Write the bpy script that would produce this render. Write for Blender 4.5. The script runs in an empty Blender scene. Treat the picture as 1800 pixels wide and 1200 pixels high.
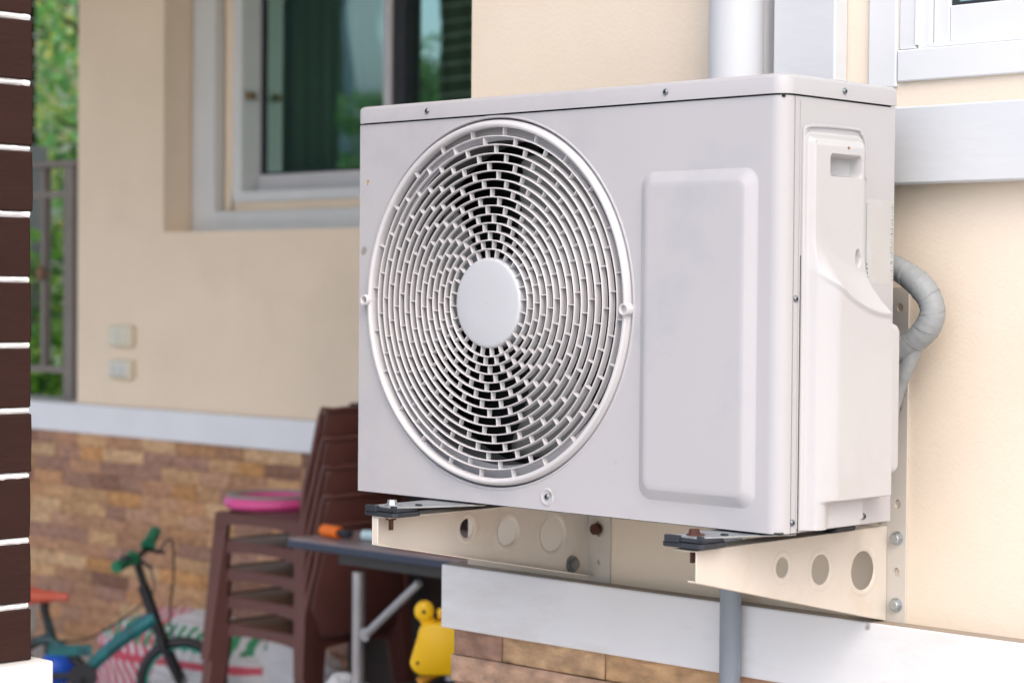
import bpy, bmesh, math, random
from mathutils import Vector, Matrix, noise
random.seed(7)
sc = bpy.context.scene
col = sc.collection
R = math.radians
G = -1.10            # ground level; z = 0 is the underside of the outdoor unit
# ------------------------------------------------------------------ camera, sky, sun, exposure
cd = bpy.data.cameras.new('camera'); cam = bpy.data.objects.new('camera', cd); col.objects.link(cam)
Rv = Vector((0.7221484, 0.6916890, 0.0082489)); Uv = Vector((-0.0219032, 0.0109456, 0.9997002)); Dv = Vector((-0.6913913, 0.7221126, -0.0230545))
Cv = Vector((1.5189111, -2.0588139, 0.2912508))
m = Matrix.Identity(4)
for i in range(3):
    m[i][0] = Rv[i]; m[i][1] = Uv[i]; m[i][2] = -Dv[i]; m[i][3] = Cv[i]
cam.matrix_world = m
cd.sensor_width = 36.0; cd.lens = 3687.64 / 1800 * 36; cd.clip_start = 0.05; cd.clip_end = 500
cd.dof.use_dof = True; cd.dof.focus_distance = 2.80; cd.dof.aperture_fstop = 5.4; cd.dof.aperture_blades = 0
sc.camera = cam
SUN_EL, SUN_AZ = 50.0, 126.0     # azimuth measured from +Y clockwise: the light comes over the camera's right shoulder
w = bpy.data.worlds.new('World'); sc.world = w; w.use_nodes = True
nt = w.node_tree; sky = nt.nodes.new('ShaderNodeTexSky'); sky.sky_type = 'NISHITA'; sky.sun_disc = False
sky.sun_elevation = R(SUN_EL); sky.sun_rotation = R(SUN_AZ); sky.dust_density = 4.0; sky.ozone_density = 0.8; sky.air_density = 1.0
nt.links.new(sky.outputs[0], nt.nodes['Background'].inputs[0]); nt.nodes['Background'].inputs[1].default_value = 0.15
sd = bpy.data.lights.new('sun', 'SUN'); sd.energy = 0.5; sd.angle = R(85); sd.color = (1.0, 0.985, 0.985)
so = bpy.data.objects.new('sun', sd); col.objects.link(so)
sv = Vector((math.sin(R(SUN_AZ)) * math.cos(R(SUN_EL)), math.cos(R(SUN_AZ)) * math.cos(R(SUN_EL)), math.sin(R(SUN_EL))))
so.rotation_euler = sv.to_track_quat('Z', 'Y').to_euler(); so.location = sv * 20
sc.view_settings.view_transform = 'Standard'; sc.view_settings.look = 'None'; sc.view_settings.gamma = 1.0
sc.view_settings.exposure = 1.07; sc.view_settings.use_curve_mapping = False

# ------------------------------------------------------------------ materials
def lin(r, g, b):
    f = lambda v: (v / 255 / 12.92) if v / 255 <= 0.04045 else ((v / 255 + 0.055) / 1.055) ** 2.4
    return (f(r), f(g), f(b))
MATS = {}
def mat(name, colr, rough=0.5, metal=0.0, var=0.06, vscale=8.0, bump=0.0, bscale=60.0, stretch=(1, 1, 1), spec=0.5,
        dirt=None, dscale=5.0, damt=0.3, attr=None, dust=None, bdist=0.002, speck=None):
    if name in MATS: return MATS[name]
    M = bpy.data.materials.new(name); M.use_nodes = True; n = M.node_tree; N = n.nodes; L = n.links; N.clear()
    out = N.new('ShaderNodeOutputMaterial'); b = N.new('ShaderNodeBsdfPrincipled'); L.new(b.outputs[0], out.inputs[0])
    b.inputs['Roughness'].default_value = rough; b.inputs['Metallic'].default_value = metal
    b.inputs['Specular IOR Level'].default_value = spec
    tc = N.new('ShaderNodeTexCoord'); mp = N.new('ShaderNodeMapping'); mp.inputs['Scale'].default_value = stretch
    L.new(tc.outputs['Object'], mp.inputs[0])
    no = N.new('ShaderNodeTexNoise'); no.inputs['Scale'].default_value = vscale; no.inputs['Detail'].default_value = 6; L.new(mp.outputs[0], no.inputs[0])
    rp = N.new('ShaderNodeMapRange'); rp.inputs[1].default_value = 0.25; rp.inputs[2].default_value = 0.75
    rp.inputs[3].default_value = 1 - var; rp.inputs[4].default_value = 1 + var; L.new(no.outputs[0], rp.inputs[0])
    mx = N.new('ShaderNodeMix'); mx.data_type = 'RGBA'; mx.blend_type = 'MULTIPLY'; mx.inputs[0].default_value = 1
    if attr:
        at = N.new('ShaderNodeAttribute'); at.attribute_name = attr; L.new(at.outputs['Color'], mx.inputs[6])
    else: mx.inputs[6].default_value = (*colr, 1)
    cb = N.new('ShaderNodeCombineColor')
    for i in range(3): L.new(rp.outputs[0], cb.inputs[i])
    L.new(cb.outputs[0], mx.inputs[7]); cur = mx.outputs[2]
    if dirt:
        n2 = N.new('ShaderNodeTexNoise'); n2.inputs['Scale'].default_value = dscale; n2.inputs['Detail'].default_value = 8; n2.inputs['Roughness'].default_value = 0.65
        L.new(mp.outputs[0], n2.inputs[0]); r2 = N.new('ShaderNodeMapRange'); r2.inputs[1].default_value = 0.52; r2.inputs[2].default_value = 0.78
        r2.inputs[4].default_value = damt; L.new(n2.outputs[0], r2.inputs[0])
        m2 = N.new('ShaderNodeMix'); m2.data_type = 'RGBA'; L.new(r2.outputs[0], m2.inputs[0]); L.new(cur, m2.inputs[6]); m2.inputs[7].default_value = (*dirt, 1); cur = m2.outputs[2]
    if dust:      # dust that has settled on upward faces
        ge = N.new('ShaderNodeNewGeometry'); sp = N.new('ShaderNodeSeparateXYZ'); L.new(ge.outputs['True Normal'], sp.inputs[0])
        r3 = N.new('ShaderNodeMapRange'); r3.inputs[1].default_value = 0.6; r3.inputs[2].default_value = 0.9; r3.inputs[4].default_value = 0.85
        L.new(sp.outputs[2], r3.inputs[0]); m3 = N.new('ShaderNodeMix'); m3.data_type = 'RGBA'; L.new(r3.outputs[0], m3.inputs[0]); L.new(cur, m3.inputs[6]); m3.inputs[7].default_value = (*dust, 1); cur = m3.outputs[2]
    if speck:     # sparse small specks of grime, paint or rust
        sc_, sr, scol = speck; vo = N.new('ShaderNodeTexVoronoi'); vo.inputs['Scale'].default_value = sc_; L.new(tc.outputs['Object'], vo.inputs['Vector'])
        nd = N.new('ShaderNodeTexNoise'); nd.inputs['Scale'].default_value = sc_ * 6; L.new(tc.outputs['Object'], nd.inputs[0])
        ad = N.new('ShaderNodeMath'); ad.operation = 'MULTIPLY_ADD'; ad.inputs[1].default_value = .12; L.new(nd.outputs[0], ad.inputs[0]); L.new(vo.outputs['Distance'], ad.inputs[2])
        se_ = N.new('ShaderNodeSeparateColor'); L.new(vo.outputs['Color'], se_.inputs[0]); rz_ = N.new('ShaderNodeMapRange'); rz_.inputs[1].default_value = .55; rz_.inputs[2].default_value = 1; rz_.inputs[3].default_value = 0; rz_.inputs[4].default_value = sr; L.new(se_.outputs[0], rz_.inputs[0])
        sb = N.new('ShaderNodeMath'); sb.operation = 'SUBTRACT'; L.new(rz_.outputs[0], sb.inputs[0]); L.new(ad.outputs[0], sb.inputs[1])
        ml = N.new('ShaderNodeMapRange'); ml.inputs[1].default_value = -.06; ml.inputs[2].default_value = 0; ml.inputs[4].default_value = .75; L.new(sb.outputs[0], ml.inputs[0])
        m4 = N.new('ShaderNodeMix'); m4.data_type = 'RGBA'; L.new(ml.outputs[0], m4.inputs[0]); L.new(cur, m4.inputs[6]); m4.inputs[7].default_value = (*scol, 1); cur = m4.outputs[2]
    L.new(cur, b.inputs['Base Color'])
    if bump:
        n3 = N.new('ShaderNodeTexNoise'); n3.inputs['Scale'].default_value = bscale; n3.inputs['Detail'].default_value = 4; L.new(mp.outputs[0], n3.inputs[0])
        bp = N.new('ShaderNodeBump'); bp.inputs['Strength'].default_value = bump; bp.inputs['Distance'].default_value = bdist; L.new(n3.outputs[0], bp.inputs['Height']); L.new(bp.outputs[0], b.inputs['Normal'])
    MATS[name] = M; return M

STUCCO = mat('cream_stucco', (0.76, 0.665, 0.555), 0.9, var=0.04, vscale=3, bump=0.45, bscale=190, bdist=.0011, dirt=(0.58, 0.46, 0.34), dscale=2.4, damt=0.22, spec=0.2)
STUCCO2 = mat('cream_stucco_porch', (0.92, 0.77, 0.61), 0.9, var=0.05, vscale=2, bump=0.4, bscale=70, dirt=(0.5, 0.42, 0.32), dscale=1.2, damt=0.25, spec=0.2)
WHITE = mat('white_wall_paint', (0.745, 0.755, 0.785), 0.6, speck=(14, .15, (.20, .17, .13)), var=0.03, vscale=5, bump=0.2, bscale=40, dirt=(0.52, 0.48, 0.42), dscale=5, damt=0.5, dust=(0.24, 0.185, 0.13), stretch=(1, 1, 3))
TRIM = mat('white_window_paint', (0.72, 0.74, 0.77), 0.4, var=0.03, vscale=6, bump=0.08, bscale=60)
CASE = mat('unit_enamel', lin(178, 177, 181), 0.42, speck=(16, .14, (.22, .19, .16)), var=0.02, vscale=4, bump=0.05, bscale=300, dirt=lin(158, 160, 170), dscale=5, damt=0.75, bdist=0.0006)
CASEC = mat('unit_plastic_cover', lin(184, 184, 187), 0.5, speck=(18, .15, (.25, .22, .18)), var=0.02, vscale=6, bump=0.12, bscale=420, dirt=lin(170, 164, 158), dscale=9, damt=0.35, bdist=0.0004)
GRILL = mat('grille_plastic', lin(198, 197, 200), 0.45, var=0.03, vscale=10, dirt=(0.58, 0.56, 0.53), dscale=18, damt=0.25)
FANM = mat('fan_plastic', lin(118, 119, 116), 0.45, var=0.08, vscale=6)
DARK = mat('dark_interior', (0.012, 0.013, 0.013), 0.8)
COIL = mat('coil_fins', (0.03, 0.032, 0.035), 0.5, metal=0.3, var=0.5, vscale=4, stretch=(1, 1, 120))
STEEL = mat('screw_steel', (0.22, 0.24, 0.27), 0.3, metal=1.0)
ZINC = mat('galvanised_steel', (0.40, 0.43, 0.45), 0.42, metal=0.8, var=0.25, vscale=30, bump=0.1, bscale=50, dirt=(0.25, 0.22, 0.19), dscale=25, damt=0.5)
RUST = mat('rusty_bolt', (0.075, 0.026, 0.018), 0.85, var=0.4, vscale=90, bump=0.5, bscale=200)
ARM = mat('cream_powder_coat', (0.61, 0.565, 0.505), 0.5, speck=(26, .19, (.22, .12, .06)), var=0.03, vscale=9, bump=0.15, bscale=120, dirt=(0.46, 0.34, 0.22), dscale=14, damt=0.35, bdist=0.0008)
PLATE = mat('grey_powder_coat', (0.56, 0.53, 0.49), 0.5, var=0.03, vscale=9, dirt=(0.42, 0.36, 0.3), dscale=14, damt=0.35)
RUBBER = mat('black_rubber', (0.022, 0.026, 0.036), 0.6, var=0.2, vscale=40, bump=0.2, bscale=80)
PVC = mat('grey_pvc', (0.24, 0.28, 0.33), 0.4, var=0.08, vscale=8, dirt=(0.36, 0.37, 0.36), dscale=22, damt=0.6)
PVCW = mat('pale_pvc', (0.56, 0.58, 0.62), 0.45, var=0.03, vscale=5)
BROWN = mat('brown_pillar_paint', lin(50, 30, 26), 0.7, spec=0.2, var=0.14, vscale=6, bump=0.5, bscale=35, stretch=(1, 1, 4), dirt=lin(48, 30, 25), dscale=12, damt=0.4)
GROUT = mat('white_groove_paint', (0.80, 0.80, 0.80), 0.6, var=0.1, vscale=60, bump=0.8, bscale=60, dirt=(0.35, 0.32, 0.3), dscale=40, damt=0.5)
STONE = mat('stone_cladding', (0.4, 0.2, 0.1), 0.85, var=0.34, vscale=26, bump=1.0, bscale=22, stretch=(1, 1, 2.0), attr='stone', spec=0.2, dirt=(0.26, 0.15, 0.11), dscale=24, damt=0.5, bdist=0.012)
CHAIR = mat('brown_chair_plastic', lin(98, 60, 55), 0.38, var=0.08, vscale=10)
CONC = mat('concrete', (0.54, 0.52, 0.50), 0.9, var=0.1, vscale=3, bump=0.3, bscale=40)
GRASS = mat('lawn', (0.09, 0.13, 0.04), 0.95, var=0.3, vscale=4)
CEIL = mat('ceiling_paint', (0.55, 0.50, 0.44), 0.8)
TILE = mat('roof_tile', (0.20, 0.09, 0.06), 0.8, var=0.2)

def glass(name, tint, refl, refcol):
    M = bpy.data.materials.new(name); M.use_nodes = True; n = M.node_tree; N = n.nodes; L = n.links; N.clear()
    out = N.new('ShaderNodeOutputMaterial'); t = N.new('ShaderNodeBsdfTransparent'); t.inputs[0].default_value = (*tint, 1)
    g = N.new('ShaderNodeBsdfGlossy'); g.inputs[0].default_value = (*refcol, 1); g.inputs[1].default_value = 0.01
    no = N.new('ShaderNodeTexNoise'); no.inputs['Scale'].default_value = 1.5; bp = N.new('ShaderNodeBump'); bp.inputs['Strength'].default_value = 0.15; bp.inputs['Distance'].default_value = 0.01
    L.new(no.outputs[0], bp.inputs['Height']); L.new(bp.outputs[0], g.inputs['Normal'])
    fr = N.new('ShaderNodeFresnel'); fr.inputs[0].default_value = 1.5; ad = N.new('ShaderNodeMath'); ad.inputs[1].default_value = refl; L.new(fr.outputs[0], ad.inputs[0])
    ge = N.new('ShaderNodeNewGeometry'); ib = N.new('ShaderNodeMath'); ib.operation = 'SUBTRACT'; ib.inputs[0].default_value = 1; L.new(ge.outputs['Backfacing'], ib.inputs[1])
    mu = N.new('ShaderNodeMath'); mu.operation = 'MULTIPLY'; L.new(ad.outputs[0], mu.inputs[0]); L.new(ib.outputs[0], mu.inputs[1]); ad = mu
    x = N.new('ShaderNodeMixShader'); L.new(ad.outputs[0], x.inputs[0]); L.new(t.outputs[0], x.inputs[1]); L.new(g.outputs[0], x.inputs[2]); L.new(x.outputs[0], out.inputs[0]); return M
GLASS = glass('tinted_window_glass', (0.66, 0.78, 0.71), 0.50, (0.72, 1.0, 0.93))

# ------------------------------------------------------------------ helpers
def obj(name, bm, m, parent=None, smooth=False, bevel=0, seg=2, angle=40, loc=None):
    me = bpy.data.meshes.new(name); bmesh.ops.recalc_face_normals(bm, faces=bm.faces[:]); bm.to_mesh(me); bm.free()
    for mm in (m if isinstance(m, (list, tuple)) else [m]): me.materials.append(mm)
    o = bpy.data.objects.new(name, me); col.objects.link(o)
    if parent is not None: o.parent = parent
    if loc is not None: o.location = loc
    if bevel:
        b = o.modifiers.new('bevel', 'BEVEL'); b.width = bevel; b.segments = seg; b.limit_method = 'ANGLE'; b.angle_limit = R(35); b.harden_normals = False
        for p in me.polygons: p.use_smooth = True
        e = o.modifiers.new('wn', 'WEIGHTED_NORMAL'); e.keep_sharp = True
        me.set_sharp_from_angle(angle=R(60))
    elif smooth:
        for p in me.polygons: p.use_smooth = True
        me.set_sharp_from_angle(angle=R(angle))
    return o
def tag(o, label=None, cat=None, group=None, kind=None):
    if label: o['label'] = label
    if cat: o['category'] = cat
    if group: o['group'] = group
    if kind: o['kind'] = kind
    return o
def thing(name, loc, label, cat, group=None, rz=0):
    o = bpy.data.objects.new(name, None); col.objects.link(o); o.location = loc; o.rotation_euler = (0, 0, rz); o.empty_display_size = 0.1
    return tag(o, label, cat, group)
def copy_tree(o, parent=None):
    c = o.copy(); col.objects.link(c); c.parent = parent
    for ch in [x for x in bpy.data.objects if x.parent == o]: copy_tree(ch, c)
    return c
def box(bm, x0, x1, y0, y1, z0, z1, mi=0):
    v = [bm.verts.new(p) for p in ((x0, y0, z0), (x1, y0, z0), (x1, y1, z0), (x0, y1, z0), (x0, y0, z1), (x1, y0, z1), (x1, y1, z1), (x0, y1, z1))]
    fs = []
    for q in ((0, 3, 2, 1), (4, 5, 6, 7), (0, 1, 5, 4), (1, 2, 6, 5), (2, 3, 7, 6), (3, 0, 4, 7)):
        f = bm.faces.new([v[i] for i in q]); f.material_index = mi; fs.append(f)
    return v, fs
def B(*a):
    bm = bmesh.new(); box(bm, *a); return bm
def hexa(bm, bot, top):    # eight free corners
    v = [bm.verts.new(p) for p in list(bot) + list(top)]
    for q in ((0, 3, 2, 1), (4, 5, 6, 7), (0, 1, 5, 4), (1, 2, 6, 5), (2, 3, 7, 6), (3, 0, 4, 7)): bm.faces.new([v[i] for i in q])
def tube(bm, pts, r, n=14, cap=True, rfun=None):
    pts = [Vector(p) for p in pts]; rings = []; up = Vector((0, 0, 1)); prev = None
    for i, p in enumerate(pts):
        d = (pts[min(i + 1, len(pts) - 1)] - pts[max(i - 1, 0)]).normalized()
        if prev is None:
            a = d.orthogonal().normalized()
        else:
            a = (prev - d * prev.dot(d)).normalized()
        prev = a; b = d.cross(a); rr = rfun(i / (len(pts) - 1)) if rfun else (r[i] if isinstance(r, (list, tuple)) else r)
        rings.append([bm.verts.new(p + (a * math.cos(2 * math.pi * k / n) + b * math.sin(2 * math.pi * k / n)) * rr) for k in range(n)])
    for i in range(len(rings) - 1):
        for k in range(n): bm.faces.new((rings[i][k], rings[i][(k + 1) % n], rings[i + 1][(k + 1) % n], rings[i + 1][k]))
    if cap: bm.faces.new(rings[0][::-1]); bm.faces.new(rings[-1])
def bez(pts, n=10):
    """Catmull-Rom through the points"""
    P = [Vector(p) for p in pts]; P = [P[0] * 2 - P[1]] + P + [P[-1] * 2 - P[-2]]; o = []
    for i in range(1, len(P) - 2):
        for k in range(n):
            t = k / n; a, b, c, d = P[i - 1], P[i], P[i + 1], P[i + 2]
            o.append(0.5 * ((2 * b) + (c - a) * t + (2 * a - 5 * b + 4 * c - d) * t * t + (3 * b - a - 3 * c + d) * t ** 3))
    o.append(P[-2]); return o
def disc_prism(bm, c, axis, r, h, n=20, r2=None, ph=0):
    """cylinder or frustum from c along axis"""
    axis = Vector(axis).normalized(); a = axis.orthogonal().normalized(); b = axis.cross(a); c = Vector(c); r2 = r if r2 is None else r2
    A = [bm.verts.new(c + (a * math.cos(2 * math.pi * k / n + ph) + b * math.sin(2 * math.pi * k / n + ph)) * r) for k in range(n)]
    Bv = [bm.verts.new(c + axis * h + (a * math.cos(2 * math.pi * k / n + ph) + b * math.sin(2 * math.pi * k / n + ph)) * r2) for k in range(n)]
    for k in range(n): bm.faces.new((A[k], A[(k + 1) % n], Bv[(k + 1) % n], Bv[k]))
    bm.faces.new(A[::-1]); bm.faces.new(Bv)
def lathe(bm, prof, c, axis='Y', n=96, a0=0, a1=2 * math.pi):
    """prof: list of (radius, offset); closed profile loops are swept about the axis through c"""
    full = abs(a1 - a0 - 2 * math.pi) < 1e-6; m_ = n if full else n + 1; rings = []
    for k in range(m_):
        t = a0 + (a1 - a0) * k / n; ring = []
        for r, o in prof:
            x, z = r * math.cos(t), r * math.sin(t)
            p = {'Y': (c[0] + x, c[1] + o, c[2] + z), 'X': (c[0] + o, c[1] + x, c[2] + z), 'Z': (c[0] + x, c[1] + z, c[2] + o)}[axis]
            ring.append(bm.verts.new(p))
        rings.append(ring)
    for k in range(n):
        A, Bq = rings[k], rings[(k + 1) % m_]
        for j in range(len(prof) - 1): bm.faces.new((A[j], A[j + 1], Bq[j + 1], Bq[j]))
def sheet(outline, holes, d, thick):
    """flat plate with holes. outline and holes are lists of 2-D points, d(u, v, t) maps to 3-D, thick its thickness"""
    bm = bmesh.new(); E = []; loops = []
    for lp in [outline] + holes:
        vs = [bm.verts.new(d(u, v, 0)) for u, v in lp]; loops.append(vs)
        for i in range(len(vs)): E.append(bm.edges.new((vs[i], vs[(i + 1) % len(vs)])))
    bmesh.ops.triangle_fill(bm, use_beauty=True, use_dissolve=False, edges=E)
    fs = bm.faces[:]; mp = {}
    for lp, vs in zip([outline] + holes, loops):
        for (u, v), q in zip(lp, vs): mp[q] = bm.verts.new(d(u, v, thick))
    for f in fs: bm.faces.new([mp[q] for q in f.verts][::-1])
    for vs in loops:
        for i in range(len(vs)): a, b = vs[i], vs[(i + 1) % len(vs)]; bm.faces.new((a, b, mp[b], mp[a]))
    return bm
def circ(cu, cv, r, n=40, r2=None): return [(cu + r * math.cos(2 * math.pi * k / n), cv + (r2 or r) * math.sin(2 * math.pi * k / n)) for k in range(n)]
def rrect(u0, u1, v0, v1, r, n=6):
    o = []
    for cu, cv, a in ((u1 - r, v1 - r, 0), (u0 + r, v1 - r, 90), (u0 + r, v0 + r, 180), (u1 - r, v0 + r, 270)):
        for k in range(n + 1): t = R(a + 90 * k / n); o.append((cu + r * math.cos(t), cv + r * math.sin(t)))
    return o
def join_bm(dst, src):
    me = bpy.data.meshes.new('tmp'); src.to_mesh(me); src.free(); dst.from_mesh(me); bpy.data.meshes.remove(me)
def sstep(a, b, x):
    t = max(0, min(1, (x - a) / (b - a))); return t * t * (3 - 2 * t)

# ------------------------------------------------------------------ ground
g = bmesh.new(); vs = [g.verts.new(p) for p in ((-150, -150, G - 0.02), (150, -150, G - 0.02), (150, 150, G - 0.02), (-150, 150, G - 0.02))]; g.faces.new(vs)
tag(obj('ground', g, GRASS), kind='structure')
tag(obj('porch_floor', B(-7.6, -0.75, -1.3, 2.75, G - 0.015, G), CONC), kind='structure')
tag(obj('bounce_paving', B(-16, -0.75, -7.5, -1.305, G - 0.015, G - 0.003), CONC), kind='structure')  # unseen pale paving, added to bounce sunlight into the porch
tag(obj('path', B(-0.745, 9, -7.5, 0.45, G - 0.015, G - 0.002), CONC), kind='structure')

# ------------------------------------------------------------------ house
house = thing('house', (0, 0.34, G), 'cream rendered house with white trim and brown stone cladding behind the outdoor unit', 'house')
HL = Vector((0, 0.34, G))
def hp(name, bm, m, parent=None, **k):
    o = obj(name, bm, m, None, **k); o.parent = parent or house
    if o.parent == house: o.matrix_parent_inverse = Matrix.Translation(-HL)
    else: pass
    return o
def sub(parent, name, bm, m, **k):
    o = obj(name, bm, m, None, **k); o.parent = parent; return o
YW = 0.34; XE = -0.873; YL = 2.6; ZT = 2.45; BT = -0.147; BB = -0.250
# near wall, with an opening for the right-hand window, and its return
b = bmesh.new(); box(b, XE, -0.062, YW, YW + .14, G, ZT); box(b, -0.062, 1.35, YW, YW + .14, G, 0.578); box(b, 1.35, 3.2, YW, YW + .14, G, ZT); box(b, -0.062, 1.35, YW, YW + .14, 1.7, ZT)
w1 = hp('wall', b, STUCCO)
b = bmesh.new(); box(b, XE, XE + .13, YW + .14, YL + .12, G, ZT); hp('wall', b, STUCCO2)
# porch wall with a deep window recess
rx0, rx1, rz0, rz1 = -4.71, -2.3, 0.503, 1.78
b = bmesh.new(); box(b, -5.25, rx0, YL, YL + .22, G, ZT); box(b, rx1, XE, YL, YL + .22, G, ZT); box(b, rx0, rx1, YL, YL + .22, G, rz0); box(b, rx0, rx1, YL, YL + .22, rz1, ZT)
box(b, -9.2, -5.25, YL + .03, YL + .2, G, BT)
hp('wall', b, STUCCO2)
# back of the room behind the porch window, and behind the right-hand one: unlit rooms
b = bmesh.new(); box(b, -5.2, -0.9, 4.6, 4.7, G, ZT); box(b, -5.2, -5.1, YL + .22, 4.6, G, ZT); box(b, -1.0, -0.9, YL + .22, 4.6, G, ZT); box(b, -0.7, 3.2, 2.2, 2.3, G, ZT); box(b, 3.1, 3.2, YW + .14, 2.2, G, ZT)
hp('wall', b, mat('room_paint', (0.5, 0.48, 0.45), 0.9))
b = bmesh.new(); box(b, -7.7, -0.95, -0.88, 4.7, ZT, ZT + .12); box(b, -0.95, 3.4, 0.02, 4.7, ZT + .25, ZT + .37); box(b, -0.945, -0.90, 0.02, 4.7, ZT + .0, ZT + .25)
hp('ceiling', b, CEIL)
hp('shade_beam', B(-7.6, -.97, -.80, -.60, 2.10, ZT - .001), STUCCO2)  # unseen beam added to darken the top of the porch wall
b = bmesh.new()
hexa(b, [(-8.0, -1.0, ZT + .13), (3.7, -0.3, ZT + .38), (3.7, 5, ZT + .38), (-8.0, 5, ZT + .13)], [(-8.0, -.9, ZT + .2), (3.7, -0.2, ZT + .45), (3.7, 5, ZT + 1.6), (-8.0, 5, ZT + 1.6)])
hp('roof', b, TILE)
# skirting bands
b = bmesh.new(); box(b, XE - .031, 3.2, YW - .03, YW - .0005, BB, BT); box(b, XE - .031, XE - .0005, YW - .0004, YL - .032, BB, BT)
hp('skirting_band', b, WHITE, bevel=.003)
b = bmesh.new(); box(b, -9.2, XE - .035, YL - .03, YL + .028, BB - .005, BT + .003); box(b, -9.2, -5.26, YL + .029, YL + .21, BB, BT + .004)
hp('skirting_band', b, mat('white_band_brightened', (.88, .89, .94), .6, var=.03, vscale=5, dust=(.5, .45, .38)), bevel=.004)  # same white paint, brightened to make up for the dim porch light
# dry-stacked stone slips
PAL = [(0.40, 0.20, 0.095), (0.44, 0.25, 0.12), (0.33, 0.17, 0.10), (0.25, 0.135, 0.105), (0.47, 0.28, 0.14), (0.36, 0.19, 0.11), (0.22, 0.12, 0.10), (0.40, 0.23, 0.15), (0.50, 0.33, 0.18), (0.095, 0.04, 0.038), (0.46, 0.22, 0.07)]
def cladding(x0, x1, y, ztop, rowh, first=None, rough=1.0, corner=False):
    bm = bmesh.new(); lay = bm.loops.layers.float_color.new('stone'); z = ztop; row = 0
    while z > G + .01:
        h = rowh * random.uniform(.94, 1.06); z0 = max(z - h, G); x = x0 - (0 if row % 2 == 0 else 0.006)
        if not corner: x -= random.uniform(0, .2)
        while x < x1:
            L = random.uniform(.13, .25)
            c = random.choice(PAL); k = random.uniform(.9, 1.15)
            if first and row < len(first) and first[row]: L, c = first[row].pop(0); k = 1
            c = tuple(a * .62 + b_ * .38 for a, b_ in zip(c, (.36, .20, .12)))
            p = random.uniform(0, .006) * rough; xe = min(x + L, x1); n = max(2, int((xe - x) / (.006 if corner else .014))); m_ = 7 if corner else 4
            if xe - x < .01: break
            gvs = []
            for j in range(m_ + 1):
                rowv = []
                for i in range(n + 1):
                    u = x + .0008 + (xe - x - .0016) * i / n; v = z0 + .0008 + (z - z0 - .0016) * j / m_
                    ed = min(i, n - i, j * 1.5, (m_ - j) * 1.5); d = rough * (.005 * noise.noise(Vector((u * 15, v * 30, row * 3.1))) + .003 * noise.noise(Vector((u * 60, v * 90, row * 1.7)))) * min(ed, 1.5) / 1.5
                    rowv.append(bm.verts.new((u, y - p - d - (0 if ed > 0 else -.0025), v)))
                gvs.append(rowv)
            fs = [bm.faces.new((gvs[j][i], gvs[j][i + 1], gvs[j + 1][i + 1], gvs[j + 1][i])) for j in range(m_) for i in range(n)]
            # returns back to the wall
            bd = [gvs[0][i] for i in range(n + 1)] + [gvs[j][n] for j in range(1, m_ + 1)] + [gvs[m_][i] for i in range(n - 1, -1, -1)] + [gvs[j][0] for j in range(m_ - 1, 0, -1)]
            bk = [bm.verts.new((q.co.x, y + .014, q.co.z)) for q in bd]
            for i in range(len(bd)): fs.append(bm.faces.new((bd[i], bk[i], bk[(i + 1) % len(bd)], bd[(i + 1) % len(bd)])))
            for f in fs:
                for lp in f.loops: lp[lay] = (min(.7, c[0] * k * 1.36), c[1] * k * 1.42, c[2] * k * 1.45, 1)
            x = xe
        z = z0; row += 1
    return bm
hp('stone_cladding', cladding(XE - .012, 1.6, YW - .016, BB - .0005, .043, first=[[(.108, (.19, .12, .105)), (.215, (.38, .26, .15)), (.24, (.36, .23, .12)), (.2, (.28, .16, .11))], [(.42, (.36, .24, .18)), (.2, (.42, .22, .13))]], corner=True), STONE, smooth=True, angle=35)
bm_ = cladding(-9.1, XE - .05, YL - .016, BB - .006, .052, rough=.8)
hp('stone_cladding', bm_, STONE, smooth=True, angle=35)
# return of the cladding on the end of the near wall
b = bmesh.new(); lay = b.loops.layers.float_color.new('stone'); z = BB
while z > G:
    y = YW - .012
    while y < YL - .1:
        L = random.uniform(.13, .25); c = random.choice(PAL); v, fs = box(b, XE - .014 - random.uniform(0, .004), XE - .0005, y, y + L - .001, max(z - .042, G), z)
        for f in fs:
            for lp in f.loops: lp[lay] = (*c, 1)
        y += L
    z -= .043
hp('stone_cladding', b, STONE)

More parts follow.
